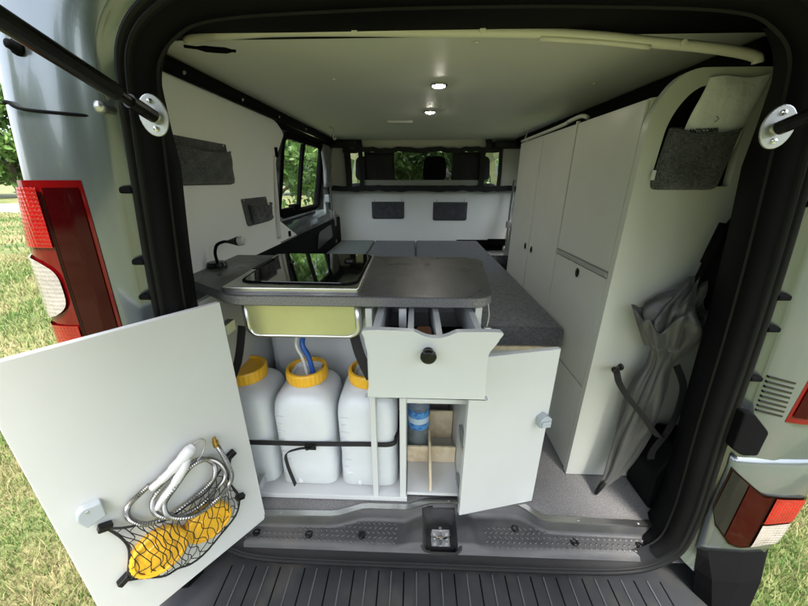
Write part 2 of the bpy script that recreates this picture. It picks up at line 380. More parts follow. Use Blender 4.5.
# trees -------------------------------------------------------------
def leaf_mat(name, c1, c2):
    m = bpy.data.materials.new(name); m.use_nodes = True
    n = m.node_tree.nodes; l = m.node_tree.links; p = n['Principled BSDF']; p.inputs['Roughness'].default_value = .5
    g = n.new('ShaderNodeNewGeometry'); r = n.new('ShaderNodeValToRGB'); r.color_ramp.elements[0].color = (*c1, 1); r.color_ramp.elements[1].color = (*c2, 1)
    l.new(g.outputs['Random Per Island'], r.inputs[0]); l.new(r.outputs[0], p.inputs['Base Color'])
    tr = n.new('ShaderNodeBsdfTranslucent'); mx = n.new('ShaderNodeMixShader'); mx.inputs[0].default_value = .35
    l.new(r.outputs[0], tr.inputs[0]); l.new(p.outputs[0], mx.inputs[1]); l.new(tr.outputs[0], mx.inputs[2]); l.new(mx.outputs[0], n['Material Output'].inputs[0])
    return m
LM = leaf_mat('tree_leaves', (.045, .11, .02), (.15, .26, .06)); M['bark'] = mat('bark', (.10, .08, .055), .9, bump=1, bscale=20, bdist=.02, var=.3)
def tree(loc, H, rad, nleaf, leaf, low, label, group, seed):
    rr = np.random.default_rng(seed); random.seed(seed)
    t = thing('tree', label, 'tree', loc, group)
    bm = B(); L = Vector(loc)
    tube(bm, [L+Vector((0, 0, -.1)), L+Vector((.05, 0, H*.3)), L+Vector((-.05, .08, H*.6)), L+Vector((0, 0, H*.9))], [H*.028, H*.02, H*.012, H*.004], 8)
    cl = []
    for i in range(16):
        a = i*2.4; z0 = H*(low+.1+.045*i*(1-low)); d = rad*random.uniform(.6, 1)*(1-.5*(z0/H)**3); z1 = z0+random.uniform(-.1, .35)*d
        e = L+Vector((math.cos(a)*d, math.sin(a)*d, min(z1, H)));
        tube(bm, [L+Vector((0, 0, z0*.85)), (L+Vector((0, 0, z0))).lerp(e, .5)+Vector((0, 0, .1*d)), e], [H*.008, H*.005, H*.002], 5)
        for f in (.45, .75, 1.0): cl.append(((L+Vector((0, 0, z0))).lerp(e, f)-L, rad*random.uniform(.22, .36)))
    fin('trunk', bm, 'bark', t, smooth=True)
    cl.append((Vector((0, 0, H*.92)), rad*.35))
    C = np.array([tuple(c[0]) for c in cl]); q = np.array([c[1] for c in cl]); k = rr.integers(0, len(cl), nleaf)
    d = rr.normal(size=(nleaf, 3)); d /= np.linalg.norm(d, axis=1)[:, None]
    P = C[k]+d*(q[k]*rr.uniform(.3, 1.1, nleaf)**.6)[:, None]*np.array([1, 1, .75]); P[:, 2] = np.maximum(P[:, 2], .15)
    u = rr.normal(size=(nleaf, 3)); u /= np.linalg.norm(u, axis=1)[:, None]; v = np.cross(u, rr.normal(size=(nleaf, 3))); v /= np.linalg.norm(v, axis=1)[:, None]
    s = (leaf*rr.uniform(.6, 1.3, nleaf))[:, None]
    Vv = np.stack([P-u*s, P+v*s*.45, P+u*s, P-v*s*.45], 1).reshape(-1, 3)
    me = bpy.data.meshes.new('crown'); me.vertices.add(len(Vv)); me.vertices.foreach_set('co', Vv.ravel()); me.loops.add(nleaf*4); me.loops.foreach_set('vertex_index', np.arange(nleaf*4, dtype=np.int32))
    me.polygons.add(nleaf); me.polygons.foreach_set('loop_start', np.arange(0, nleaf*4, 4, dtype=np.int32)); me.polygons.foreach_set('loop_total', np.full(nleaf, 4, np.int32)); me.update(calc_edges=True)
    me.materials.append(LM); new_obj('crown', me, t)
    return t
tree((-3.3, 6.6, 0), 5.6, 2.0, 9000, .085, .12, 'leafy green tree seen through the open side window of the van', None, 1)
tree((-5.6, 9.8, 0), 7.0, 2.6, 8000, .12, .1, 'tall green tree standing behind the nearest tree outside the side window', None, 2)
tree((-1.0, 12.5, 0), 6.5, 2.6, 6000, .13, .15, 'green tree ahead of the van, seen through the windscreen', None, 3)
far = tree((-38, 31, 0), 12, 5.5, 9000, .32, .0, 'distant green tree beyond the road at the left edge of the photo', 'trees beyond the road', 4)
FL = ['distant green tree beyond the road, glimpsed past the side window', 'distant tree beyond the road, right behind the window mullion', 'distant tree far ahead of the van, left of the headrest',
      'distant tree far ahead of the van, in line with the headrest']
for (x, y), lb in zip(((-24, 34), (-13, 38), (-4, 40), (7, 41)), FL):
    c = copy_tree(far, None, (x, y, 0)); c.rotation_euler.z = x*1.3; c['label'] = lb
c = copy_tree(far, None, (-47, 31, 0)); c.rotation_euler.z = 2; c['label'] = 'distant green tree beyond the road, outermost at the left edge'

def unseen_hedge():  # unseen leaves added behind the camera to darken reflections and block low sky
    rr = np.random.default_rng(11); N = 26000
    t = rr.uniform(-1.45, 1.45, N)+math.pi; rad_ = 19+rr.normal(0, 1.2, N); h = rr.uniform(0, 1, N)**.8*(5.2+1.6*np.sin(t*9)+1.1*np.sin(t*23+1))
    P = np.stack([np.sin(t)*rad_, np.cos(t)*rad_, h], 1)
    u = rr.normal(size=(N, 3)); u /= np.linalg.norm(u, axis=1)[:, None]; v = np.cross(u, rr.normal(size=(N, 3))); v /= np.linalg.norm(v, axis=1)[:, None]
    s_ = (.34*rr.uniform(.5, 1.4, N))[:, None]
    Vv = np.stack([P-u*s_, P+v*s_*.5, P+u*s_, P-v*s_*.5], 1).reshape(-1, 3)
    me = bpy.data.meshes.new('unseen_hedgerow'); me.vertices.add(len(Vv)); me.vertices.foreach_set('co', Vv.ravel()); me.loops.add(N*4); me.loops.foreach_set('vertex_index', np.arange(N*4, dtype=np.int32))
    me.polygons.add(N); me.polygons.foreach_set('loop_start', np.arange(0, N*4, 4, dtype=np.int32)); me.polygons.foreach_set('loop_total', np.full(N, 4, np.int32)); me.update(calc_edges=True); me.materials.append(LM)
    tag(new_obj('unseen_hedgerow', me), 'unseen green leaf screen added behind the camera to darken reflections in the paintwork', 'unseen_hedge', kind='stuff')
unseen_hedge()
# ================================================================== THE VAN
van = thing('camper_van', 'silver green camper van with its rear tailgate open', 'van', (0, 2.4, 0))
Wz = ([.25, .45, .7, 1.0, 1.2, 1.4, 1.54, 1.7, 1.82, 1.9, 1.95, 1.985, 2.0], [.88, .905, .93, .945, .93, .912, .882, .855, .825, .78, .71, .53, 0])
def W(z): return lerp(z, *Wz)
def outline():
    h = [(0, .447), (.35, .447), (.54, .455), (.635, .488), (.69, .56), (.698, .68), (.69, .80), (.673, .98), (.657, 1.2), (.640, 1.38), (.62, 1.54), (.600, 1.68), (.578, 1.765), (.52, 1.82), (.43, 1.848), (.2, 1.858), (0, 1.86)]
    full = [(x-.012, z) for x, z in h]+[(-x-.012, z) for x, z in h[-2:0:-1]]
    return [(p.x, p.y) for p in cat([(x, z, 0) for x, z in full], 8, True)]
OUT = outline(); NO = len(OUT)
def normals(P):
    r = []
    for i in range(len(P)):
        a = Vector(P[i-1]); b = Vector(P[(i+1) % len(P)]); t = (b-a).normalized(); r.append(Vector((-t.y, t.x)))
    return r
NRM = normals(OUT)     # points inwards for this winding
if (Vector(OUT[0])+NRM[0]*.1).y < OUT[0][1]: NRM = [-n for n in NRM]
def sweep(name, prof, m, parent, topy=None):
    bm = B(); rings = []
    for a, y in prof:
        ring = []
        for p, nn in zip(OUT, NRM):
            ring.append((p[0]+nn.x*a, y, p[1]+nn.y*a))
        rings.append(ring)
    loft(bm, rings); return fin(name, bm, m, parent, smooth=True)
# outer ring by angle
def outer_at(p, inset):
    c = Vector((0, 1.15)); d = (Vector(p)-c).normalized()
    lo, hi = .2, 2.
    def inside(q):
        return q.y > .42 and q.y < 1.998 and abs(q.x) < W(q.y)-inset
    for _ in range(30):
        mid = (lo+hi)/2
        if inside(c+d*mid): lo = mid
        else: hi = mid
    return c+d*lo
def rearface():
    bm = B(); rs = []
    for a, y in ((.03, .03), (.0, .012), (-.006, .014), (-.016, .014), (-.021, -.004), (-.028, -.010)):
        rs.append([(p[0]+n.x*a, y, p[1]+n.y*a) for p, n in zip(OUT, NRM)])
    O1 = [outer_at(p, .045) for p in OUT]
    for f, y in ((.4, -.014), (.8, -.012), (1, -.003)):
        rs.append([((p[0]-n.x*.028)*(1-f)+o.x*f, y, (p[1]-n.y*.028)*(1-f)+o.y*f) for p, n, o in zip(OUT, NRM, O1)])
    for ins, y in ((.030, .005), (.016, .018), (.006, .045), (.001, .09), (.0, .13)):
        rs.append([(o.x, y, o.y) for o in [outer_at(p, ins) for p in OUT]])
    # skip the low middle: the sill and bumper cover it
    zmid = [p[1] for p in OUT]
    loft(bm, rs, skip=lambda i, k: i > 1 and zmid[k] < .53)
    return bm
fin('rear_panel', rearface(), 'paint', van, smooth=True)
# shell
WY0, WY1, WZ0, WZ1 = 1.28, 2.08, 1.35, 1.79
ys = [.12, .6, 1.0, WY0, WY1, 2.6, 2.85, 3.5, 3.75, 4.35, 4.7, 4.9]
zs = [.25, .45, .7, 1.0, 1.2, WZ0, 1.5, 1.65, WZ1, 1.86, 1.9, 1.93, 1.96, 1.985, 1.999]
def station(y, ins=0):
    top = lerp(y, [3.4, 3.75, 4.35, 4.7, 4.9], [2.0, 1.93, 1.22, 1.05, .7]); k = (top-.25)/1.75; wk = lerp(y, [3.4, 4.35, 4.7, 4.9], [1, .95, .85, .6])
    L = [(-(W(z)-ins)*wk, y, .25+(z-.25)*k) for z in zs]; 
    return L+[(-p[0], p[1], p[2]) for p in L[::-1]]
nz = len(zs)
def is_hole(i, k):
    kk = k if k < nz-1 else 2*nz-2-k
    if ys[i] == WY0 and 5 <= kk < 8: return 'side'
    if ys[i] == 2.85 and 4 <= kk < 8: return 'door'
    if ys[i] == 3.75 and kk >= 5: return 'screen'
    return None
bm = B(); loft(bm, [station(y) for y in ys], closed=False, skip=lambda i, k: is_hole(i, k) is not None)
V = [bm.verts.new(p) for p in station(4.9)]; bm.faces.new(V)
fin('body_shell', bm, 'paint', van, smooth=False, mods=[('SOLIDIFY', dict(thickness=.012, offset=-1))])
for nm, key, half in (('cab_window', 'door', 0), ('cab_window', 'door', 1), ('windscreen', 'screen', 2)):
    bm = B(); loft(bm, [station(y, .004) for y in ys], closed=False, skip=lambda i, k: is_hole(i, k) != key or (half < 2 and (k < nz) == bool(half)))
    bmesh.ops.delete(bm, geom=[v for v in bm.verts if not v.link_faces], context='VERTS')
    fin(nm, bm, 'glass', van)
bm = B(); box(bm, (-.9, .15, .24), (.9, 4.7, .40)); fin('underbody', bm, 'black', van)
# interior lining beyond the white panel, with the window opening
ly = [.13, WY0, WY1, 2.35]; lz = [.5, 1.0, 1.24, WZ0, 1.5, 1.65, WZ1, 1.86]
def lin(y, s): return [(s*(W(z)-.035), y, z) for z in lz]
for s in (-1, 1):
    bm = B(); loft(bm, [lin(y, s) for y in ly], closed=False, skip=lambda i, k: i == 1 and 3 <= k < 6)
    # reveal of the window
    for y in (WY0, WY1):
        rs = [[(s*(W(z)-.035), y, z) for z in lz[3:7]], [(s*(W(z)-.002), y, z) for z in lz[3:7]]]; loft(bm, rs, closed=False)
    for z in (WZ0, WZ1):
        loft(bm, [[(s*(W(z)-.035), WY0, z), (s*(W(z)-.035), WY1, z)], [(s*(W(z)-.002), WY0, z), (s*(W(z)-.002), WY1, z)]], closed=False)
    fin('side_lining', bm, 'paint', van)
    # window: pane, frame, mullion
    wdw = None
    bm = B()
    def wp(y, z, d=.018): return Vector((s*(W(z)-d), y, z))
    fr = [(WY0, WZ0), (WY1, WZ0), (WY1, WZ1), (WY0, WZ1)]; fr = rnd(fr, .07, 5)
    pts = []
    for i in range(len(fr)):
        a = Vector(fr[i]); b = Vector(fr[(i+1) % len(fr)])
        for k in range(4): q = a.lerp(b, k/4); pts.append(wp(q.x, q.y, .02))
    tube(bm, pts, .024, 8, closed=True)
    wf = fin('side_window', bm, 'black', van, smooth=True)
    bm = B(); ym = WY0+.36
    tube(bm, [wp(ym, WZ0, .02), wp(ym, 1.5, .02), wp(ym, 1.65, .02), wp(ym, WZ1, .02)], .016, 6); fin('mullion', bm, 'black', wf)
    if s < 0:
        bm = B(); box(bm, (-.905, WY0+.03, WZ0+.01), (-.875, WY0+.28, WZ0+.04)); box(bm, (-.9, WY0+.2, WZ0+.02), (-.86, WY0+.3, WZ0+.055)); fin('window_catch', bm, 'black', wf, bevel=.004)
    bm = B(); loft(bm, [[wp(y, z, .01) for z in lz[3:7]] for y in (WY0+.005, WY1-.005)], closed=False); fin('pane', bm, 'glass', wf)
    # sloping ledge below the window and dark lower side trim
    bm = B(); prism(bm, rnd([(s*.915, 1.34), (s*.79, 1.262), (s*.775, 1.25), (s*.915, 1.22)], .004), lambda p, h: Vector((p[0], h, p[1])), 1.0, 2.34); fin('window_ledge', bm, 'paint', van)
    bm = B(); box(bm, (min(s*.77, s*.90), .60, .56), (max(s*.77, s*.90), 2.34, 1.248)); o = fin('lower_side_trim', bm, 'jamb', van, bevel=.012)
    if s < 0:
        bm = B(); prism(bm, rnd([(1.55, 1.10), (2.0, 1.12), (1.98, 1.225), (1.62, 1.21)], .03), YZ, -.772, -.762); fin('trim_recess', bm, 'gloss_black', van, bevel=.003)

# floor, sill, seal, jamb
bm = B(); prism(bm, [(-.82, .16), (-.566, .085), (-.335, .09), (-.245, .118), (-.099, .118), (-.034, .143), (.195, .151), (.259, .146), (.321, .095), (.70, .090), (.82, .16), (.86, 2.34), (-.86, 2.34)], XY, .47, .552)
fin('carpet_floor', bm, 'carpet', van)
edge = [(-.66, .080), (-.566, .080), (-.35, .084), (-.325, .088), (-.255, .112), (-.235, .114), (-.115, .114), (-.095, .117), (-.045, .137), (-.025, .140), (.190, .146), (.215, .146), (.256, .141), (.275, .130), (.312, .098), (.335, .090), (.70, .085)]
bm = B(); strap(bm, [(x, y, .554) for x, y in edge], .018, .006, up=(0, 1, 0))
for i in range(len(edge)-1):
    for f in (.25, .75) if abs(edge[i+1][0]-edge[i][0]) > .1 else ():
        x = edge[i][0]*(1-f)+edge[i+1][0]*f; y = edge[i][1]*(1-f)+edge[i+1][1]*f; lathe(bm, [(.0035, 0), (.003, .002)], (x, y, .557), seg=8)
fin('edge_strip', bm, 'alu', van)
# sill plate with latch well
def sill_z(x, y): return .515+.022*max(0, min(1, (y-.05)/.06))
bm = B()
gx = [-.72+i*.012 for i in range(121)]; gy = [-.035+i*.012 for i in range(16)]
def ey(x): return lerp(x, [e[0] for e in edge], [e[1] for e in edge])-.006
def well(x, y): return abs(x+.002) < .054 and .018 < y < .130
grid = []
for x in gx:
    row = []
    for j in range(len(gy)):
        t = j/(len(gy)-1); y = .014+t*(ey(x)-.014)
        z = lerp(t, [0, .12, .25, .8, .92, 1], [.492, .502, .508, .520, .540, .550])
        # raised rim around the latch well
        d = max(abs(x+.002)-.085, 0)
        if d < .05: z = max(z, .507+.02*(.5+.5*math.cos(math.pi*d/.05))*min(1, t*2.2)) if t > .12 else z
        row.append((x, y, z))
    grid.append(row)
V = [[bm.verts.new(p) for p in r] for r in grid]
for i in range(len(gx)-1):
    for j in range(len(gy)-1):
        a = grid[i][j]; b = grid[i+1][j+1]
        if well((a[0]+b[0])/2, (a[1]+b[1])/2): continue
        bm.faces.new([V[i][j], V[i+1][j], V[i+1][j+1], V[i][j+1]])
sill_bm = bm
# tread studs (raised dashes)
bm = sill_bm
for i in range(-40, 40):
    for j in range(7):
        x = i*.0165+(j % 2)*.008; y = .008+j*.0125
        if abs(x+.002) < .135 or y < .03 or y > ey(x)-.018 or abs(x) > .66: continue
        t = (y-.014)/(ey(x)-.014); z = lerp(t, [0, .12, .25, .8, .92, 1], [.492, .502, .508, .520, .540, .550])
        c = Vector((x, y, z+.001)); u = Vector((.8, .6 if j % 2 else -.6, 0))*.0056; v = Vector((-u.y, u.x, 0))*.28
        a = [bm.verts.new(c+u*sx+v*sy) for sx, sy in ((-1, -1), (1, -1), (1, 1), (-1, 1))]; tp = [bm.verts.new(c+u*sx*.7+v*sy*.5+Vector((0, 0, .002))) for sx, sy in ((-1, -1), (1, -1), (1, 1), (-1, 1))]
        bm.faces.new(tp).material_index = 1
        for q in range(4): bm.faces.new([a[q], a[(q+1) % 4], tp[(q+1) % 4], tp[q]]).material_index = 1
M['stud'] = mat('worn_stud', (.075, .075, .075), .35)
sill = fin('sill_plate', bm, ['sill', 'stud'], van, smooth=True)
# well walls
bm = B(); wl = rnd([(-.056, .010), (.052, .010), (.054, .132), (-.058, .132)], .02); wb = rnd([(-.046, .018), (.042, .018), (.038, .118), (-.042, .118)], .016)
loft(bm, [[(x, y, .529 if y > .06 else .511) for x, y in rnd([(-.064, .004), (.060, .004), (.062, .140), (-.066, .140)], .024)], [(x, y, .526 if y > .06 else .509) for x, y in wl], [(x, y, .480) for x, y in wb]])
V = [bm.verts.new((x, y, .480)) for x, y in wb]; bm.faces.new(V); fin('latch_well', bm, 'sill', van, smooth=False)
for x, y in ((-.414, .045), (-.249, .048), (.235, .085), (.405, .050), (.598, .045), (-.58, .045)):
    bm = B(); lathe(bm, [(.012, 0), (.012, .004), (.009, .0055), (.006, .0055), (.005, .002), (.001, .002)], (x, y, .512), seg=16); fin('sill_plug', bm, 'gloss_black', sill, smooth=False)
bm = B(); lathe(bm, [(.011, 0), (.011, .002)], (.045, .150, .538), seg=16); fin('drain_hole', bm, 'gloss_black', sill)
# latch
la = new_obj('latch', None, van, (0, -2.4+.06, .47))
bm = B(); prism(bm, rnd([(-.034, .488), (.030, .488), (.026, .515), (-.030, .515)], .004), XZ, .070, .074); box(bm, (-.032, .035, .4795), (.028, .09, .4845)); box(bm, (-.007, .045, .474), (.003, .085, .512)); box(bm, (-.026, .05, .474), (-.016, .075, .500)); box(bm, (.012, .05, .474), (.022, .075, .500))
fin('latch_plate', bm, 'zinc', la, bevel=.002)
bm = B(); tube(bm, [(-.022, .058, .50), (-.002, .05, .514), (.018, .058, .50)], .004, 8); lathe(bm, [(.006, 0), (.006, .004)], (-.021, .044, .478), (0, -1, .4), 12); lathe(bm, [(.006, 0), (.006, .004)], (.017, .044, .478), (0, -1, .4), 12); fin('latch_striker', bm, 'chrome', la, smooth=False)
# seal and jamb
sweep('door_seal', [(-.004, .024), (-.005, .006), (-.002, -.002), (.003, -.004), (.007, .001), (.009, .007), (.011, .007), (.013, .000), (.017, -.002), (.020, .004), (.022, .014), (.046, .036)], 'rubber', van)
bm = B(); rings = []
for a, y in ((.0215, .008), (.030, .012), (.040, .018), (.043, .032), (.033, .07), (.012, .125), (-.02, .145), (-.08, .16)):
    def aa(z): return a-(.026*max(0, min(1, (z-1.58)/.15)) if y > .05 else 0)
    rings.append([(p[0]+n.x*aa(p[1]), y, p[1]+n.y*aa(p[1])) for p, n in zip(OUT, NRM)])
loft(bm, rings, skip=lambda i, k: OUT[k][1] < .50 or (i >= 4 and OUT[k][1] > 1.80))
fin('pillar_trim', bm, 'jamb', van, smooth=True)
bm = B(); box(bm, (-.80, .10, 1.862), (.80, .30, 1.93)); fin('rear_header', bm, 'jamb', van, bevel=.01)
# dark cavity behind each pillar and its lower foot
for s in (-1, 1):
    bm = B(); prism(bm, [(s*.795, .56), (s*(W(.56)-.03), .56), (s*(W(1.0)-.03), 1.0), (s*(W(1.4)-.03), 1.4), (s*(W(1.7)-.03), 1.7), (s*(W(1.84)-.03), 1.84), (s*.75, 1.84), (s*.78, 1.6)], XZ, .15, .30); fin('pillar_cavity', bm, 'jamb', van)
bm = B(); prism(bm, rnd([(.665, .555), (.72, .555), (.80, .60), (.80, .80), (.70, .80), (.655, .70)], .015), XZ, .135, .25); fin('pillar_foot', bm, 'jamb', van, bevel=.006)
bm = B(); prism(bm, [(.70, 1.15), (.82, 1.15), (.82, 1.47), (.725, 1.47), (.70, 1.42)], XZ, .17, .255); fin('pillar_box', bm, 'jamb', van, bevel=.006)
for x, z in ((.698, .66), (.71, .65), (.705, .64)):
    bm = B(); lathe(bm, [(.004, 0), (.003, -.002)], (x, .133, z), (0, 1, 0), 10); fin('trim_screw', bm, 'zinc', van)
# rubber wedges and pins around the opening
for s, zz in ((-1, (1.532, 1.392, 1.315)), (1, (1.51, 1.33, 1.26, 1.14))):
    for z in zz:
        x = s*(lerp(z, [.98, 1.2, 1.38, 1.54], [.673, .657, .640, .62])+.014)-.012
        bm = B(); box(bm, (x-.014, -.006, z-.006), (x+.014, .018, z+.006)); fin('rubber_stop', bm, 'black', van, bevel=.003)
bm = B(); lathe(bm, [(.007, 0), (.007, .014), (.010, .016), (.009, .026), (.002, .029)], (-.628, .0, 1.665), (-.3, -1, .1), 14); fin('guide_pin', bm, 'zinc', van, smooth=True)
bm = B(); lathe(bm, [(.013, 0), (.012, .004), (.008, .006), (.007, .014), (.002, .016)], (-.752, -.012, 1.755), (-.1, -1, .1), 16); fin('bump_stop', bm, 'black', van, smooth=True)
# swage line round the corner below the gutter
for s in (-1, 1):
    bm = B(); z = 1.672
    pts = [(s*.658, -.006, 1.655), (s*.70, -.0155, 1.658), (s*.78, -.016, 1.666), (s*(W(z)-.052), -.009, z+.006), (s*(W(z)-.028), .006, z+.008), (s*(W(z)-.010), .030, z+.009), (s*(W(z)+.001), .09, z+.01), (s*(W(z)+.001), .6, z+.01), (s*(W(z)+.001), 2.6, z+.01)]
    tube(bm, cat(pts, 5), .0028, 6); fin('panel_gap', bm, 'black', van, smooth=True)
# gas struts and plates
for s, x0, z0 in ((-1, -.550, 1.655), (1, .505, 1.632)):
    st = new_obj('gas_strut', None, van, (x0, -2.4+.03, z0))
    bm = B(); pl = [(x0+.021*math.cos(a)*1.0, z0+.042*math.sin(a)) for a in [2*math.pi*i/28 for i in range(28)]]
    # plate lies on the pillar trim, turned towards the opening
    A = Vector((-s*.30, -1, .0)).normalized(); X = Vector((0, 0, 1)).cross(A).normalized()
    O = Vector((x0, -.010, z0))
    prism(bm, [(math.cos(t)*.022, math.sin(t)*.033) for t in [2*math.pi*i/28 for i in range(28)]], lambda p, h: O+X*p[0]+Vector((0, 0, 1))*p[1]+A*h, 0, .005)
    fin('strut_plate', bm, 'zinc', st, bevel=.0015)
    bm = B()
    for dz in (-.021, .021): lathe(bm, [(.005, 0), (.004, .003), (.001, .0035)], O+Vector((0, 0, dz))+A*.005, A, 10)
    lathe(bm, [(.008, 0), (.009, .006), (.007, .018)], O+A*.004, A, 14); fin('plate_screw', bm, 'chrome', st)
    bp = O+A*.02
    e = Vector((-.560, -.75, 1.89)) if s < 0 else Vector((.585, -.75, 1.885))
    bm = B(); d = (e-bp); tube(bm, [bp-d*.01, bp+d*.05], .011, 12); tube(bm, [bp+d*.05, bp+d*.08], .008, 12); tube(bm, [bp+d*.08, bp+d*.62], .0125, 14); tube(bm, [bp+d*.62, e], .005, 10)
    fin('strut_tube', bm, 'gloss_black', st, smooth=False)
# tailgate, lifted above the opening
tg = new_obj('tailgate', None, van, (0, -2.4-.02, 1.97))
bm = B(); prism(bm, rnd([(-.02, 2.0), (-.5, 2.06), (-1.1, 2.05), (-1.32, 1.96), (-1.32, 1.93), (-1.08, 1.99), (-.5, 1.99), (-.02, 1.95)], .01), YZ, -.72, .72)
fin('tailgate_panel', bm, 'paint', tg, bevel=.006)
bm = B(); box(bm, (-.62, -1.05, 1.955), (.62, -.55, 1.985)); box(bm, (-.66, -.5, 1.96), (.66, -.06, 1.98)); fin('tailgate_trim', bm, 'jamb', tg, bevel=.01)

# tail lights -------------------------------------------------------------
def patch(bm, s, path, zr, off=0, mi=0, n=10):
    """path(z) -> list of plan points (x,y); lofted over zr"""
    rows = []
    for z in zr:
        P = path(z); rows.append([(s*(x), y-off if x < W(z)-.02 else y, z) if False else (s*x, y, z) for x, y in P])
    loft(bm, rows, closed=False, mi=mi)
def lamp_path(z, x0, t0=0, t1=1, off=0, yend=.20):
    base = [(x0, -.014), (x0+.03, -.022), (W(z)-.075, -.024), (W(z)-.045, -.018), (W(z)-.022, -.002), (W(z)-.004, .028), (W(z)+.006, .07), (W(z)+.008, yend)]
    L = [0]
    for a, b in zip(base, base[1:]): L.append(L[-1]+math.dist(a, b))
    out = []
    for k in range(15):
        t = (t0+(t1-t0)*k/14)*L[-1]; x = np.interp(t, L, [b[0] for b in base]); y = np.interp(t, L, [b[1] for b in base])
        out.append((x, y))
    r = []
    for i, (x, y) in enumerate(out):
        a = out[max(i-1, 0)]; b = out[min(i+1, 14)]; dx, dy = b[0]-a[0], b[1]-a[1]; l = math.hypot(dx, dy) or 1
        r.append((x+dy/l*off, y-dx/l*off))
    return r
SOL = [('SOLIDIFY', dict(thickness=.012, offset=1))]
for s in (-1, 1):
    tl = new_obj('tail_light', None, van, (s*.85, -2.4, 1.3))
    ix = lambda z: lerp(z, [1.04, 1.24, 1.54], [.735, .742, .725])+(.018 if s > 0 else -.008)
    zr = [1.035+i*.0515 for i in range(11)]
    bm = B(); patch(bm, s, lambda z: lamp_path(z, ix(z)), zr); fin('lamp_housing', bm, 'red_deep', tl, smooth=True)
    bm = B(); patch(bm, s, lambda z: lamp_path(z, ix(z), .02, .195, .0022), [1.052+i*.0485 for i in range(11)]); fin('dark_lens', bm, 'red_dark', tl, smooth=True)
    bm = B(); patch(bm, s, lambda z: lamp_path(z, ix(z),   .225, .97, .0035), [1.425+i*.0113 for i in range(11)]); fin('red_lens', bm, 'red', tl, smooth=True)
    bm = B(); patch(bm, s, lambda z: lamp_path(z, ix(z), .60-.36*(1-abs((z-1.3375)/.074)**3.5)**.5, .57+.39*(1-abs((z-1.3375)/.074)**3.5)**.5, .0045), [1.2645+i*.0073 for i in range(21)]); fin('clear_lens', bm, 'clear', tl, smooth=True)
    bm = B(); patch(bm, s, lambda z: lamp_path(z, ix(z), .225, .97, .0035), [1.05+i*.0205 for i in range(11)]); fin('red_lens', bm, 'red', tl, smooth=True)
    bm = B(); patch(bm, s, lambda z: lamp_path(z, ix(z), .2, .214, .003), [1.06+i*.047 for i in range(11)]); fin('divider_strip', bm, 'smoke', tl, smooth=True)
# bumper ------------------------------------------------------------------
def bump_path(z, x0, x1end, bulge):
    w0 = W(z)
    return [(x0, -.004-bulge*.3), (x0+.02, -.012-bulge), (w0-.11, -.016-bulge), (w0-.05, -.012-bulge), (w0-.018, .006-bulge*.6), (w0+.004, .05), (w0+.010, .12), (w0+.010, .62)]
for s in (-1, 1):
    xin = lambda z: lerp(z, [.60, .7, .93], [.697, .688, .68])
    zz = [.595, .62, .66, .74, .82, .88, .905, .925]
    bl = lambda z: lerp(z, [.595, .66, .88, .925], [.002, .006, .004, -.004])
    bm = B(); patch(bm, s, lambda z: bump_path(z, xin(z), .6, bl(z)), zz); fin('bumper_corner', bm, 'paint', van, smooth=True, mods=[('SOLIDIFY', dict(thickness=.006, offset=0))])
    bm = B(); zz = [.22, .30, .42, .47, .52, .575, .597]
    patch(bm, s, lambda z: bump_path(z, lerp(z, [.42, .6], [.735, .70]), .6, lerp(z, [.22, .42, .52, .597], [.00, .045, .03, .003])), zz)
    fin('bumper_side', bm, 'black', van, smooth=False, mods=[('SOLIDIFY', dict(thickness=.006, offset=0))])
    # lower lamp
    bl2 = new_obj('bumper_lamp', None, van, (s*.82, -2.4, .77))
    def lp(z, t0, t1, off):
        x0 = lerp(z, [.62, .70, .80, .90], [.755, .70, .690, .695]); xe = lerp(z, [.62, .66, .80, .83], [.88, .895, .903, .90])
        P = bump_path(z, xin(z), .6, bl(z)); xs = [p[0] for p in P[:6]]; yv = [p[1] for p in P[:6]]
        o = []
        for k in range(13):
            x = x0+(xe-x0)*(t0+(t1-t0)*k/12); o.append((x, float(np.interp(x, xs, yv))-off))
        return o
    def lzr(za, zb, n=8): return [za+(zb-za)*i/(n-1) for i in range(n)]
    def lquad(t0, t1, f0, f1, off, m, nm):
        # lamp height varies across it: top edge drops outwards
        bm = B(); rows = []
        for i in range(9):
            row = []
            for k in range(13):
                t = t0+(t1-t0)*k/12; f = f0+(f1-f0)*i/8
                zt = lerp(t, [0, .35, .45, 1], [.895, .835, .82, .812]); zb = lerp(t, [0, .08, .35, .5, 1], [.76, .705, .635, .625, .65])
                z = zb+(zt-zb)*f; x = .684+t*(.893-.684)
                P = bump_path(z, xin(z), .6, bl(z)); y = float(np.interp(x, [p[0] for p in P[:6]], [p[1] for p in P[:6]]))
                row.append((s*x, y-off, z))
            rows.append(row)
        loft(bm, rows, closed=False); fin(nm, bm, m, bl2, smooth=True)
    lquad(0, 1, 0, 1, .006, 'smoke', 'lamp_housing'); lquad(.02, .22, .03, .97, .0075, 'gloss_black', 'black_cover'); lquad(.24, .56, .03, .97, .0075, 'red_dark', 'dark_lens')
    lquad(.60, .985, .5, .97, .0085, 'red', 'red_lens'); lquad(.60, .985, .03, .47, .0085, 'clear', 'clear_lens')
    # black bracket and vent slots above the bumper
    bm = B(); prism(bm, rnd([(s*.648, 1.065), (s*.672, 1.06), (s*.722, 1.01), (s*.722, .94), (s*.685, .94), (s*.656, .96)], .008), XZ, -.022, .0); fin('black_bracket', bm, 'black', van, bevel=.004)
    for i in range(8):
        z = 1.150-i*.0125; bm = B(); obox(bm, (s*(.674+i*.001), -.0135, z), (s, 0, -.25), (0, 1, 0), (0, 0, 1), (0, .062), (0, .006), (0, .0045)); fin('vent_slot', bm, 'gloss_black', van)
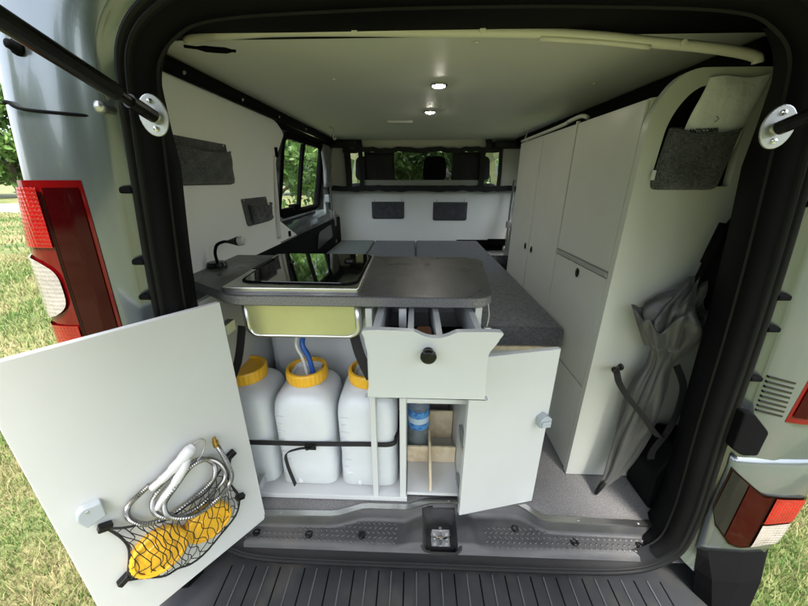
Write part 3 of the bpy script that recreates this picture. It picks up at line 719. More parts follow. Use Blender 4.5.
# central bumper step with ribs
bm = B(); prism(bm, rnd([(.06, .420), (-.16, .420), (-.19, .405), (-.20, .25), (.10, .25), (.10, .42)], [0, .02, .02, .01, 0, 0]), lambda p, h: Vector((h, p[0], p[1])), -.86, .86)
for i in range(-9, 10):
    x0 = i*.0385*2-.002; 
    if abs(x0) > .66: continue
    k = 1
    for dx, ww in ((0, .0035),):
        obox(bm, (x0+dx-.0, .004, .420), Vector((1, 0, 0)), Vector((-.03*i/9, -1, 0)), (0, 0, 1), (0, ww), (0, .162), (0, .0035), 1)
for i in range(-9, 9):
    x0 = (i+.5)*.0385*2-.002
    if abs(x0) > .66: continue
    obox(bm, (x0, .004, .4198), Vector((1, 0, 0)), Vector((-.03*i/9, -1, 0)), (0, 0, 1), (0, .004), (0, .162), (0, .0014), 2)
M['rib'] = mat('worn_rib', (.085, .088, .09), .35)
fin('bumper_step', bm, ['step', 'rib', 'black'], van, bevel=.0008)
# wheels
for sx in (-1, 1):
    for y in (.95, 4.05):
        wh = new_obj('wheel', None, van, (sx*.84, y-2.4, .33))
        bm = B(); lathe(bm, [(.2, -.10), (.31, -.10), (.335, -.07), (.335, .07), (.31, .10), (.2, .10)], (sx*.84, y, .33), (1, 0, 0), 32); fin('tyre', bm, 'tyre', wh, smooth=False)
        bm = B(); lathe(bm, [(.06, .09), (.2, .085), (.21, .1), (.215, .09)], (sx*.84, y, .33), (sx, 0, 0), 24); fin('rim', bm, 'zinc', wh)

# ceiling -----------------------------------------------------------------
bm = B(); prism(bm, [(-.79, .22), (.80, .22), (.80, 2.33), (-.79, 2.33)], lambda p, h: Vector((p[0], p[1], h+(p[1]-.25)*-.004+.004)), 1.864, 1.876); fin('ceiling_board', bm, 'ceiling', van)
tr = [(-.632, .262, 1.848), (-.60, .262, 1.858), (-.48, .262, 1.866), (-.36, .262, 1.868), (-.2, .262, 1.866), (-.043, .262, 1.862), (.18, .262, 1.857), (.32, .262, 1.848), (.425, .262, 1.838), (.54, .262, 1.828), (.62, .262, 1.818), (.665, .262, 1.808), (.672, .262, 1.796)]
bm = B(); tube(bm, cat(tr, 4), [.007]+[.0105]*47+[.010], 12); fin('ceiling_trim', bm, 'cream', van, smooth=True)
bm = B(); bm.free()
for a_, b_, q_ in ((6, 9, .006),):
    bm = B(); tube(bm, cat([(x, y-.003, z-.010) for x, y, z in tr[a_:b_]], 4), q_, 8); fin('trim_lip', bm, 'cream', van, smooth=True)
for x, z in ((-.235, 1.864), (.05, 1.86), (.49, 1.832)):
    bm = B(); lathe(bm, [(.007, 0), (.007, .003), (.002, .004)], (x, .250, z), (0, -1, -.2), 12); fin('trim_screw', bm, 'cream', van)
for x, y in ((-.017, .694), (-.029, 1.164)):
    dl = new_obj('downlight', None, van, (x, y-2.4, 1.855))
    bm = B(); lathe(bm, [(.030, .004), (.031, -.003), (.026, -.006), (.022, -.004)], (x, y, 1.862), (0, 0, 1), 28); fin('bezel', bm, 'chrome', dl, smooth=False)
    bm = B(); lathe(bm, [(.0215, 0), (.0215, -.005), (.014, -.008)], (x, y, 1.861), (0, 0, 1), 24); fin('lamp_lens', bm, 'led', dl)
bm = B(); box(bm, (-.26, 1.40, 1.848), (-.115, 1.44, 1.862)); fin('light_bar', bm, 'led_dim', van, bevel=.004)
for x, y in ((-.37, .62), (.05, .33), (.52, .7), (.40, 1.1)):
    bm = B(); lathe(bm, [(.006, 0), (.005, -.003)], (x, y, 1.864), (0, 0, 1), 10); fin('ceiling_screw', bm, 'cream', van)
for x, y in ((-.621, 1.60), (.598, 1.72)):
    bm = B(); tube(bm, cat([(x-.01, y, 1.862), (x, y, 1.85), (x+.012, y, 1.852), (x+.018, y, 1.83), (x+.008, y, 1.80), (x+.02, y, 1.785), (x+.024, y, 1.80)], 4), .0032, 6); fin('ceiling_hook', bm, 'zinc', van, smooth=True)
# black rails on the left
bm = B(); tube(bm, [(-.765, .20, 1.842), (-.765, 2.32, 1.842)], .021, 10); tube(bm, [(-.80, .20, 1.818), (-.80, 2.3, 1.812)], .019, 10); fin('curtain_rail', bm, 'jamb', van, smooth=True)
for y in (.42, .75, 1.1, 1.5):
    bm = B(); lathe(bm, [(.006, 0), (.005, .003)], (-.748, y, 1.833), (1, 0, -1), 8); fin('rail_screw', bm, 'zinc', van)
bm = B(); tube(bm, cat([(-.60, .20, 1.822), (-.56, .24, 1.828), (-.52, .27, 1.834)], 4), [.003]*3+[.006]*4+[.003]*2, 8); fin('dark_grip', bm, 'black', van, smooth=True)
bm = B(); box(bm, (.70, .3, 1.79), (.80, 2.3, 1.862)); fin('right_ceiling_rail', bm, 'jamb', van, bevel=.01)
# left white wall panel
wp_ = rnd([(.17, .98), (.17, 1.826), (1.13, 1.822), (1.225, 1.775), (1.16, 1.72), (1.075, 1.645), (1.00, 1.37), (1.262, 1.246), (1.262, 1.0)], [0, 0, .04, .03, .03, .04, .04, .02, 0], 4)
bm = B(); prism(bm, wp_, YZ, -.79, -.78); wpan = fin('side_wall_panel', bm, 'wall', van, bevel=.003)
bm = B(); tube(bm, cat([(-.779, 1.055, 1.66), (-.776, 1.03, 1.58), (-.774, 1.005, 1.48), (-.774, .985, 1.38), (-.778, .975, 1.28)], 5), [.006+.008*(i/20) for i in range(21)], 8); fin('panel_edge_trim', bm, 'white_plastic', wpan, smooth=True)
bm = B(); prism(bm, rnd([(1.072, 1.655), (1.088, 1.655), (1.088, 1.70), (1.072, 1.70)], .006), YZ, -.780, -.770); fin('panel_catch', bm, 'black', wpan)
bm = B(); prism(bm, rnd([(1.115, 1.262), (1.14, 1.262), (1.14, 1.292), (1.115, 1.292)], .008), YZ, -.780, -.774); fin('panel_slot', bm, 'black', wpan)
# partition wall to the cab
bm = B(); prism(bm, rnd([(-.86, .9), (.84, .9), (.83, 1.478), (-.84, 1.478)], .006), XZ, 2.35, 2.37)
part = fin('partition_wall', bm, 'wall', van, bevel=.003)
bm = B(); prism(bm, [(-.84, 1.478), (-.69, 1.478), (-.66, 1.80), (.62, 1.80), (.64, 1.478), (.84, 1.478), (.80, 1.90), (-.80, 1.90)], XZ, 2.36, 2.40); fin('partition_frame', bm, 'cream', van, bevel=.004)
bm = B(); prism(bm, rnd([(-.78, .955), (.74, .955), (.74, .975), (-.78, .975)], .004), XZ, 2.33, 2.35); prism(bm, [(.70, .975), (.71, .975), (.80, 1.47), (.78, 1.47)], XZ, 2.335, 2.35); fin('wall_moulding', bm, 'white_plastic', part)
bm = B(); box(bm, (.28, 2.325, .95), (.70, 2.345, 1.045)); box(bm, (.56, 2.30, 1.0), (.72, 2.34, 1.055)); fin('dark_fitting', bm, 'black', part, bevel=.004)
# cab headliner, visors, seats
bm = B(); box(bm, (-.8, 2.40, 1.875), (.8, 3.62, 1.89)); fin('cab_headliner', bm, 'cream', van)
for x0, x1 in ((-.62, -.10), (.12, .62)):
    bm = B(); prism(bm, rnd([(x0, 2.45), (x1, 2.45), (x1, 2.62), (x0, 2.62)], .04), XY, 1.845, 1.872); fin('overhead_console', bm, 'cream', van, bevel=.006)
for x0, x1 in ((-.86, -.36), (-.30, .20), (.30, .80)):
    st = new_obj('cab_seat', None, van, ((x0+x1)/2, .7, .9))
    bm = B(); prism(bm, rnd([(x0, .7), (x1, .7), (x1-.03, 1.52), (x0+.03, 1.52)], .08), XZ, 3.02, 3.16); fin('backrest', bm, 'seat', st, bevel=.03, seg=3)
    xc = (x0+x1)/2+.15 if x0 > -.4 and x0 < 0 else (x0+x1)/2
    bm = B(); prism(bm, rnd([(xc-.125, 1.55), (xc+.125, 1.55), (xc+.11, 1.78), (xc-.11, 1.78)], .06), XZ, 3.02, 3.13); tube(bm, [(xc-.05, 3.07, 1.5), (xc-.05, 3.07, 1.6)], .008); tube(bm, [(xc+.05, 3.07, 1.5), (xc+.05, 3.07, 1.6)], .008); fin('headrest', bm, 'seat', st, bevel=.03, seg=3)
# belt pillar trims
bm = B(); prism(bm, rnd([(2.13, 1.28), (2.22, 1.28), (2.24, 1.5), (2.26, 1.84), (2.16, 1.84), (2.15, 1.5)], .01), YZ, -.86, -.835); box(bm, (-.84, 2.12, 1.38), (-.80, 2.18, 1.44)); fin('belt_pillar', bm, 'grey_latch', van, bevel=.005)
bm = B(); strap(bm, [(-.80, 2.18, 1.56), (-.79, 2.15, 1.44), (-.785, 2.13, 1.30), (-.78, 2.12, 1.20), (-.77, 2.14, 1.05)], .045, .003, (0, 1, 0)); box(bm, (-.80, 2.12, 1.19), (-.765, 2.17, 1.31)); fin('seat_belt', bm, 'curtain', van)
bm = B(); strap(bm, [(.715, 2.25, 1.55), (.70, 2.22, 1.35), (.68, 2.15, 1.15), (.66, 2.08, 1.02)], .045, .004, (0, 1, 0)); box(bm, (.66, 2.12, 1.18), (.69, 2.16, 1.23)); fin('seat_belt', bm, 'curtain', van)

# ================================================================== BUNK, CURTAIN
bk = thing('cab_bunk', 'black framed cloth bunk slung across the cab opening above the white partition', 'bunk', (0, 2.3, 1.48))
bm = B()
def wav(x0, x1, z, y=2.30, amp=.006, n=26): return [(x0+(x1-x0)*i/n, y+.004*math.sin(i*1.7), z+amp*math.sin(i*1.1+z*9)+.004*math.sin(i*2.9)) for i in range(n+1)]
strap(bm, wav(-.70, .61, 1.782), .036, .02, (0, 0, 1)); strap(bm, wav(-.86, .82, 1.482, amp=.004), .042, .03, (0, 0, 1))
fin('bunk_frame', bm, 'web', bk)
for xs_ in ((-.665, .052), (-.555, .035), (.455, .042), (.60, .030)):
    bm = B(); x, ww = xs_; strap(bm, [(x, 2.305, 1.46), (x+.004, 2.302, 1.6), (x-.003, 2.305, 1.80)], ww, .012, (1, 0, 0)); fin('upright_strap', bm, 'web', bk)
for x0, x1 in ((-.53, -.28), (.21, .44)):
    bm = B(); V = []
    rs = []
    for i in range(13):
        x = x0+(x1-x0)*i/12; rs.append([(x, 2.34+.006*math.sin(i*1.3+k), 1.50+.27*k/6) for k in range(7)])
    loft(bm, rs, closed=False); fin('cloth_panel', bm, 'mesh', bk, smooth=True, mods=[('SOLIDIFY', dict(thickness=.003))])
bm = B(); box(bm, (-.285, 2.338, 1.50), (.215, 2.340, 1.77)); fin('mesh_net', bm, 'netting', bk)
bm = B(); box(bm, (-.54, 2.318, 1.505), (.47, 2.336, 1.552)); fin('folded_blanket', bm, 'bar_grey', bk, bevel=.008)
bm = B(); box(bm, (-.54, 2.41, 1.478), (.47, 2.90, 1.53)); fin('bunk_mattress', bm, 'curtain', bk, bevel=.02, seg=3)
for x, z in ((-.57, 1.83), (.49, 1.83)):
    bm = B(); strap(bm, [(x, 2.31, 1.77), (x+.01, 2.30, 1.82), (x, 2.31, 1.86)], .05, .02, (1, 0, 0)); fin('hanging_loop', bm, 'web', bk)
for lo_, hi_ in (((-.80, 2.24, 1.80), (-.58, 2.34, 1.85)), ((.53, 2.24, 1.79), (.76, 2.34, 1.845))):
    bm = B(); box(bm, lo_, hi_); fin('corner_bracket', bm, 'web', bk, bevel=.015)
def curtain(name, label, x, y0, y1, z0, z1, folds, amp):
    bm = B(); rs = []
    n = folds*8
    for i in range(n+1):
        t = i/n; col = []
        for k in range(9):
            z = z0+(z1-z0)*k/8; g = .6+.4*abs(k/8-.4)*1.6; yc = (y0+y1)/2
            col.append((x+amp*math.sin(t*folds*2*math.pi+.4*math.sin(k)), yc+(y0+(y1-y0)*t-yc)*g, z))
        rs.append(col)
    loft(bm, rs, closed=False); return tag(fin(name, bm, 'curtain', None, (x, y1, z0), smooth=True, mods=[('SOLIDIFY', dict(thickness=.002))]), label, 'curtain')
curtain('curtain', 'grey curtain gathered beside the left side window', -.80, 2.0, 2.24, 1.50, 1.83, 5, .016)
curtain('curtain', 'grey curtain rolled up along the top of the side window', -.815, 1.24, 2.0, 1.765, 1.82, 7, .010)

# ================================================================== KITCHEN
kc = thing('kitchen_cabinet', 'white kitchen cabinet with speckled grey worktop, both doors and the drawer open', 'cabinet', (-.25, .3, .555))
KY = .135
bm = B(); box(bm, (-.655, KY-.002, .556), (-.11, .56, .575)); fin('base_panel', bm, 'board', kc, bevel=.001)
bm = B(); box(bm, (-.110, KY+.01, .572), (.062, .56, .584)); fin('base_panel', bm, 'board', kc, bevel=.001)
bm = B(); box(bm, (-.108, KY+.02, .556), (.062, .20, .5715)); fin('kick_recess', bm, 'jamb', kc)
for x0, x1, z1 in ((-.675, -.657, 1.25), (-.2205, -.2035, 1.24), (-.1330, -.1135, 1.24), (.063, .080, 1.25)):
    bm = B(); box(bm, (x0, KY, .5545), (x1, .56 if x0 != -.2205 else .175, z1)); fin('upright_panel', bm, 'board', kc, bevel=.0012)
bm = B(); box(bm, (-.656, .545, .576), (.062, .556, 1.249)); fin('back_panel', bm, 'board', kc)
bm = B(); box(bm, (-.113, KY+.004, .945), (.0625, .54, .960)); fin('shelf', bm, 'board', kc, bevel=.001)
bm = B(); box(bm, (-.053, KY+.01, .961), (-.038, KY+.03, 1.06)); fin('shelf_post', bm, 'wood', kc)
bm = B(); box(bm, (-.113, KY+.02, 1.055), (.0625, .52, 1.066)); fin('drawer_runner', bm, 'board', kc)
ct = rnd([(-.562, .118), (.100, .118), (.150, .545), (.085, .575), (-.790, .585), (-.790, .275), (-.655, .185)], [.04, .055, .06, .02, 0, .02, .05], 7)
bm = B(); prism(bm, ct, XY, 1.2505, 1.279); ctop = fin('worktop', bm, 'counter', kc, bevel=.003, seg=3)
bm = B(); P = [(Vector((x, y))) for x, y in ct]; nn = normals([tuple(p) for p in P]); sgn = -1 if (P[0]+nn[0]*.01-Vector((-.3, .35))).length > (P[0]-Vector((-.3, .35))).length else 1
o_ = [(p-n*sgn*.0012) for p, n in zip(P, nn)]
loft(bm, [[(p.x, p.y, 1.2535) for p in o_], [(p.x, p.y, 1.276) for p in o_]]); fin('worktop_edging', bm, 'counter_edge', kc, smooth=False)
# left door
H = Vector((-.560, .075, 0)); th = R(234); D = Vector((math.cos(th), math.sin(th), 0)); Nn = Vector((D.y, -D.x, 0))
if Nn.dot(Vector((-.093, -.64, 0))-H) < 0: Nn = -Nn
Z = Vector((0, 0, 1))
dl = new_obj('cabinet_door', None, kc, H-Vector((-.25, .3, .555))+Vector((0, 0, .54))); dl['label'] = 'large open white door carrying a net and shower hose'
bm = B(); obox(bm, H, D, Nn, Z, (0, .378), (-.016, 0), (.538, 1.275)); fin('door_panel', bm, 'board', dl, bevel=.0015)
def DP(s, z, n=0): return H+D*s+Z*z+Nn*n
bm = B(); prism(bm, rnd([(.308, .935), (.342, .943), (.350, .920), (.340, .893), (.308, .899)], [.004, .012, .008, .003, .003]), lambda p, h: DP(p[0], p[1], h), 0, .019); fin('door_latch', bm, 'grey_latch', dl, bevel=.003)
bm = B(); lathe(bm, [(.003, 0), (.0025, .001)], DP(.331, .931, .019), Nn, 10); fin('latch_marking', bm, 'zinc', dl)
for z in (.64, 1.18):
    bm = B(); obox(bm, H+Vector((-.004, .012, z)), (1, 0, 0), (0, 1, 0), Z, (-.02, .0), (-.004, .04), (0, .030)); fin('hinge', bm, 'zinc', kc, bevel=.002)
# right door
H2 = Vector((.056, .088, 0)); th2 = R(13.4); D2 = Vector((math.cos(th2), math.sin(th2), 0)); N2 = Vector((D2.y, -D2.x, 0))
dr = new_obj('cabinet_door', None, kc, H2-Vector((-.25, .3, .555))+Vector((0, 0, .56))); dr['label'] = 'smaller open white door below the drawer'
bm = B(); obox(bm, H2, D2, N2, Z, (0, .253), (-.016, 0), (.560, 1.126)); fin('door_panel', bm, 'board', dr, bevel=.0015)
def RP(s, z, n=0): return H2+D2*s+Z*z+N2*n
bm = B(); prism(bm, rnd([(.214, .884), (.250, .884), (.250, .912), (.232, .925), (.214, .912)], .003), lambda p, h: RP(p[0], p[1], h), 0, .022); prism(bm, rnd([(.218, .886), (.247, .886), (.247, .906), (.218, .906)], .003), lambda p, h: RP(p[0], p[1], h), .022, .026); fin('door_latch', bm, 'grey_latch', dr, bevel=.0025)
for z in (.60, .80):
    bm = B(); obox(bm, Vector((.052, .10, z)), (1, 0, 0), (0, 1, 0), Z, (0, .010), (-.005, .09), (0, .03)); fin('hinge', bm, 'zinc', kc, bevel=.002)
# drawer
dw = new_obj('drawer', None, kc, Vector((-.06, .0, 1.08))-Vector((-.25, .3, .555)))
X = lambda px: -.197+(px-366)*.002145
fr = [(X(366), 1.254), (X(409), 1.2525), (X(416), 1.2505), (X(422), 1.244), (X(430), 1.2385), (X(440), 1.238), (X(448), 1.243), (X(455), 1.2505), (X(463), 1.2525), (X(499), 1.253),
      (X(498.7), 1.238), (X(495), 1.222), (X(490), 1.205), (X(489), 1.185), (X(489.5), 1.12), (X(490), 1.085), (X(489), 1.084), (X(430), 1.084), (X(367), 1.084), (X(366), 1.085), (X(366), 1.10), (X(367.5), 1.12), (X(368.5), 1.19), (X(366), 1.215), (X(365), 1.235)]
fr = [(p.x, p.y) for p in cat([(a, b, 0) for a, b in fr], 3, True)]
bm = B(); prism(bm, fr, XZ, -.022, -.006); fin('drawer_front', bm, 'board', dw, bevel=.0012)
for x0, x1 in ((-.190, -.172), (-.108, -.094), (-.044, -.030), (.047, .062)):
    bm = B(); box(bm, (x0, -.005, 1.105), (x1, .44, 1.232)); fin('drawer_side' if x0 in (-.190, .047) else 'drawer_divider', bm, 'board', dw, bevel=.001)
bm = B(); box(bm, (-.171, -.005, 1.1), (.0465, .44, 1.112)); box(bm, (-.171, .428, 1.112), (.0465, .44, 1.2)); fin('drawer_base', bm, 'board', dw)
for x0, x1 in ((-.169, -.110), (-.092, -.046), (-.028, .045)):
    bm = B(); box(bm, (x0, .002, 1.1125), (x1, .20, 1.165)); fin('dark_drawer_tray', bm, 'jamb', dw, bevel=.006)
bm = B(); box(bm, (-.088, .004, 1.166), (-.05, .10, 1.212)); fin('wooden_handle', bm, 'brown', dw, bevel=.008)
bm = B(); lathe(bm, [(.012, 0), (.012, .004), (.007, .007), (.007, .012), (.0165, .015), (.0175, .022), (.013, .027), (.011, .0265), (.004, .0275)], (-.0625, -.022, 1.205), (0, -1, -.05), 24); fin('knob', bm, 'gloss_black', dw, smooth=False, bevel=.001)
# cord clip hanging at the right end of the worktop
bm = B(); tube(bm, cat([(.092, .13, 1.26), (.096, .125, 1.23), (.092, .122, 1.20)], 4), .002, 6); box(bm, (.086, .118, 1.165), (.103, .128, 1.198)); tag(fin('cord_clip', bm, 'zinc', None, (.092, .125, 1.25), bevel=.003), 'small grey cord clip dangling from the right end of the worktop', 'clip')

# sink unit ----------------------------------------------------------------
sk = thing('sink_unit', 'steel framed hob and sink with black glass lid set in the worktop, bowl hanging below', 'sink', (-.41, .34, 1.28))
fo = rnd([(-.592, .140), (-.236, .140), (-.246, .545), (-.606, .545)], .008, 4); fi = rnd([(-.560, .185), (-.262, .185), (-.268, .520), (-.578, .520)], .04, 6)
bm = B()
def frame_ring(z): return None
a0 = [bm.verts.new((x, y, 1.2795)) for x, y in fo]; a1 = [bm.verts.new((x, y, 1.292)) for x, y in fo]
n = len(fo)
for i in range(n): bm.faces.new([a0[i], a0[(i+1) % n], a1[(i+1) % n], a1[i]])
bm.faces.new(a1); fin('steel_frame', bm, 'steel', sk, bevel=.0015)
bm = B(); prism(bm, rnd([(-.560, .185), (-.248, .172), (-.254, .532), (-.588, .532)], .04, 8), XY, 1.2925, 1.297); fin('glass_lid', bm, 'lid', sk, bevel=.001)
bm = B(); prism(bm, rnd([(-.568, .178), (-.242, .165), (-.249, .538), (-.595, .538)], .043, 8), XY, 1.2921, 1.2945); fin('lid_gasket', bm, 'black', sk)
bm = B(); obox(bm, (-.585, .30, 1.297), Vector((-.02, 1, 0)).normalized(), (1, 0, 0), Z, (0, .14), (0, .014), (0, .004)); fin('lid_hinge', bm, 'gloss_black', sk, bevel=.003)
for x, y in ((-.315, .42), (-.50, .40)):
    bm = B(); lathe(bm, [(.018, 0), (.016, .006), (.010, .008)] if x > -.4 else [(.008, 0), (.008, .003)], (x, y, 1.297), seg=20); fin('lid_knob', bm, 'gloss_black', sk)
# bowl
def rr(x0, x1, y0, y1, r, n=5): return rnd([(x0, y0), (x1, y0), (x1, y1), (x0, y1)], r, n)
bm = B(); rings = []
for z, ins, r in ((1.250, 0, .05), (1.235, .0, .05), (1.20, .001, .05), (1.165, .004, .05), (1.150, .010, .05), (1.142, .022, .05), (1.139, .045, .05)):
    rings.append([(x, y, z) for x, y in rr(-.562+ins, -.238-ins, .170+ins, .49-ins, r-ins*.4)])
loft(bm, rings, caps=True); fin('sink_bowl', bm, 'steel', sk, smooth=True)
bm = B(); prism(bm, rnd([(-.538, 1.143), (-.264, 1.143), (-.252, 1.16), (-.252, 1.249), (-.552, 1.249), (-.552, 1.16)], .012), XZ, .1665, .176); fin('reflection_patch', bm, 'bowl', sk, bevel=.003)  # khaki panel on the bowl front, a painted reflection of the grass
bm = B(); rings = []
for z, o in ((1.232, .002), (1.2505, .002), (1.2505, .010), (1.240, .010)): rings.append([(x, y, z) for x, y in rr(-.562-o, -.238+o, .170-o, .49+o, .05)])
loft(bm, rings); 
bm.free(); bm = B(); fo_ = rnd([(-.546, 1.137), (-.256, 1.137), (-.236, 1.16), (-.236, 1.250), (-.564, 1.250), (-.564, 1.16)], [.02, .02, .02, 0, 0, .02], 5); fi_ = rnd([(-.534, 1.145), (-.268, 1.145), (-.253, 1.162), (-.253, 1.2499), (-.549, 1.2499), (-.549, 1.162)], [.02, .02, .012, 0, 0, .012], 5)
loft(bm, [[(x, yy, z) for x, z in f_] for f_, yy in ((fo_, .185), (fo_, .168), (fi_, .1615), (fi_, .175))])
fin('bowl_rim', bm, 'steel', sk, smooth=True)
bm = B(); strap(bm, cat([(-.585, .19, 1.16), (-.60, .16, 1.06), (-.64, .15, .98)], 4), .022, .004, (1, 0, 0)); fin('support_strap', bm, 'web', sk)
bm = B(); strap(bm, cat([(-.265, .19, 1.145), (-.245, .16, 1.09), (-.215, .15, 1.02)], 4), .028, .004, (1, 0, 0)); fin('support_strap', bm, 'web', sk)
bm = B(); lathe(bm, [(.03, 0), (.03, -.02), (.018, -.03), (.018, -.06)], (-.41, .33, 1.14), seg=18); fin('drain', bm, 'white_plastic', sk)

# canisters ----------------------------------------------------------------
def canister(x, y, openc, label, group='water canisters under the sink', cap='yellow'):
    t = thing('water_canister', label, 'canister', (x, y, .577), group)
    bm = B(); rings = []; hw, hd = .0955, .102
    prof = [(.577, -.022, .03), (.580, -.008, .035), (.59, 0, .04), (.66, .0, .045), (.70, -.002, .045), (.76, 0, .045), (.86, 0, .045), (.888, -.002, .05), (.908, -.008, .05), (.923, -.018, .05), (.934, -.032, .045)]
    for z, o, r in prof: rings.append([(x+a, y+b, z) for a, b in rr(-hw-o, hw+o, -hd-o, hd+o, min(r, .055))])
    rings = [[Vector(p) for p in r] for r in rings]
    # blend to round neck
    m_ = len(rings[0]); ang = [math.atan2(p.y-y, p.x-x) for p in rings[0]]
    for z, q in ((.938, .058), (.955, .054), (.975, .054)): rings.append([Vector((x+q*math.cos(a), y+q*math.sin(a), z)) for a in ang])
    loft(bm, rings, caps=not openc); 
    fin('canister_body', bm, 'canister', t, smooth=True)
    bm = B(); seg = 60; rg = []
    for r, z in ((.055, .945), (.064, .945), (.0655, .952), (.0655, .978), (.063, .984), (.056, .985)):
        rg.append([(x+(r+(.0012 if (k % 2 and r > .0650) else 0))*math.cos(2*math.pi*k/seg), y+(r+(.0012 if (k % 2 and r > .0650) else 0))*math.sin(2*math.pi*k/seg), z) for k in range(seg)])
    if openc: rg += [[(x+.056*math.cos(2*math.pi*k/seg), y+.056*math.sin(2*math.pi*k/seg), z) for k in range(seg)] for z in (.96,)]; loft(bm, rg)
    else:
        rg += [[(x+r*math.cos(2*math.pi*k/seg), y+r*math.sin(2*math.pi*k/seg), z) for k in range(seg)] for r, z in ((.054, .978), (.001, .9775))]; loft(bm, rg)
    fin('screw_cap', bm, cap, t, smooth=False)
    if openc:
        bm = B(); lathe(bm, [(.0555, 0), (.0555, .003)], (x, y, .955), seg=24); fin('inner_lid', bm, 'white_plastic', t)
    if y < .4:
        bm = B()
        for k_ in range(9): obox(bm, (x-.078, y-hd-.0012, .64+.028*k_), (1, 0, 0), (0, 1, 0), (0, 0, 1), (0, .016 if k_ % 2 else .026), (0, .003), (0, .0022))
        fin('level_scale', bm, 'canister', t)
    bm = B(); lathe(bm, [(.010, 0), (.009, .005), (.003, .006)], (x-.03, y-.1, .60), (0, -1, 0), 12); fin('moulded_boss', bm, 'canister', t, smooth=True)
    return t
canister(-.645, .265, False, 'milky canister with closed yellow cap, leftmost in front of the sink bay')
canister(-.441, .265, True, 'milky canister with the blue hose going into its open yellow cap')
canister(-.238, .265, True, 'milky canister on the right, partly behind the drawer front')
bm = B(); prism(bm, rr(-.640, -.150, .425, .535, .05), XY, .5775, 1.10); tag(fin('water_tank', bm, 'canister', None, (-.38, .48, .577), bevel=.03, seg=4), 'large milky tank standing behind the row of canisters', 'tank')
bm = B(); tube(bm, cat([(-.435, .34, 1.13), (-.448, .27, 1.07), (-.430, .262, 1.02), (-.418, .262, .94)], 5), .0085, 10); tag(fin('drain_hose', bm, 'blue', None, (-.43, .27, 1.0), smooth=True), 'blue hose running from the sink bowl into the middle canister', 'hose')
bm = B(); tube(bm, cat([(-.46, .34, 1.13), (-.466, .265, 1.07), (-.448, .256, 1.02), (-.436, .257, .94)], 5), .0055, 8); tag(fin('supply_hose', bm, 'white_plastic', None, (-.45, .265, 1.0), smooth=True), 'thin white hose beside the blue hose in the middle canister', 'hose')
# strap around the canisters
ss = thing('lashing_strap', 'black lashing strap with buckle across the fronts of the canisters', 'strap', (-.40, .155, .765))
bm = B(); strap(bm, cat([(-.735, .161, .763), (-.55, .160, .763), (-.40, .159, .765), (-.25, .160, .768), (-.160, .161, .770), (-.146, .185, .785), (-.1405, .25, .83)], 6), .017, .003, (0, 0, 1)); fin('strap_band', bm, 'web', ss)
bm = B(); box(bm, (-.435, .149, .748), (-.40, .157, .768)); tube(bm, [(-.43, .147, .752), (-.405, .147, .764)], .004); fin('buckle', bm, 'gloss_black', ss, bevel=.002)
bm = B(); strap(bm, cat([(-.42, .152, .755), (-.455, .146, .755), (-.495, .146, .735), (-.498, .146, .69), (-.488, .146, .63), (-.482, .146, .60)], 5), .012, .0025, (1, 0, 0)); fin('strap_tail', bm, 'web', ss)

# bottle, divider ------------------------------------------------------------
bo = thing('water_bottle', 'clear plastic water bottle with blue label in the small cupboard', 'bottle', (-.073, .325, .585))
c = (-.073, .325, .585)
bm = B(); pr = [(.030, 0), (.037, .004), (.039, .012)]+[(.039-.002*(math.sin(i*1.4)**2), .02+i*.01) for i in range(11)]+[(.038, .13), (.038, .215), (.039, .225), (.036, .24), (.037, .25), (.033, .265), (.022, .285), (.013, .298), (.0125, .318)]
lathe(bm, pr, c, (0, 0, 1), 28); fin('bottle_body', bm, 'water', bo, smooth=True)
bm = B(); lathe(bm, [(.0392, .128), (.0392, .152)], c, seg=28); lathe(bm, [(.0392, .176), (.0392, .205)], c, seg=28); fin('label_band', bm, 'label', bo, smooth=False)
bm = B(); lathe(bm, [(.0390, .1525), (.0390, .1755)], c, seg=28); fin('pale_label_band', bm, 'label_white', bo, smooth=False)
bm = B(); lathe(bm, [(.0145, .305), (.0145, .322), (.012, .324)], c, seg=20); fin('bottle_cap', bm, 'blue', bo)
bm = B(); box(bm, (-.112, .270, .585), (-.0375, .278, .655)); box(bm, (-.0285, .270, .585), (.061, .278, .655)); box(bm, (-.0285, .39, .585), (.061, .398, .715))
prism(bm, [(.150, .585), (.53, .585), (.53, .70), (.27, .68), (.150, .62)], YZ, -.037, -.029)
tag(fin('bottle_divider', bm, 'wood', None, (-.03, .3, .585), bevel=.001), 'pale plywood divider standing around the water bottle', 'divider')

# lamp -----------------------------------------------------------------------
lmp = thing('reading_lamp', 'small black gooseneck reading lamp on the left end of the worktop', 'lamp', (-.755, .40, 1.2795))
bm = B(); lathe(bm, [(.030, 0), (.031, .004), (.027, .016), (.012, .018)], (-.755, .40, 1.2795), seg=24); fin('lamp_base', bm, 'gloss_black', lmp, bevel=.001)
bm = B(); tube(bm, cat([(-.752, .40, 1.297), (-.753, .40, 1.325), (-.745, .405, 1.350), (-.725, .41, 1.360), (-.71, .413, 1.360)], 5), .0048, 8); fin('gooseneck', bm, 'black', lmp, smooth=True)
bm = B(); lathe(bm, [(.005, 0), (.009, .015), (.0155, .034), (.0155, .036)], (-.712, .413, 1.360), (1, .05, .06), 18); fin('lamp_head', bm, 'gloss_black', lmp, smooth=False)
bm = B(); lathe(bm, [(.014, .0), (.0155, .003), (.0150, .017), (.011, .020)], (-.676, .415, 1.3625), (1, .05, .06), 18); fin('lamp_lens', bm, 'led_dim', lmp, smooth=False)

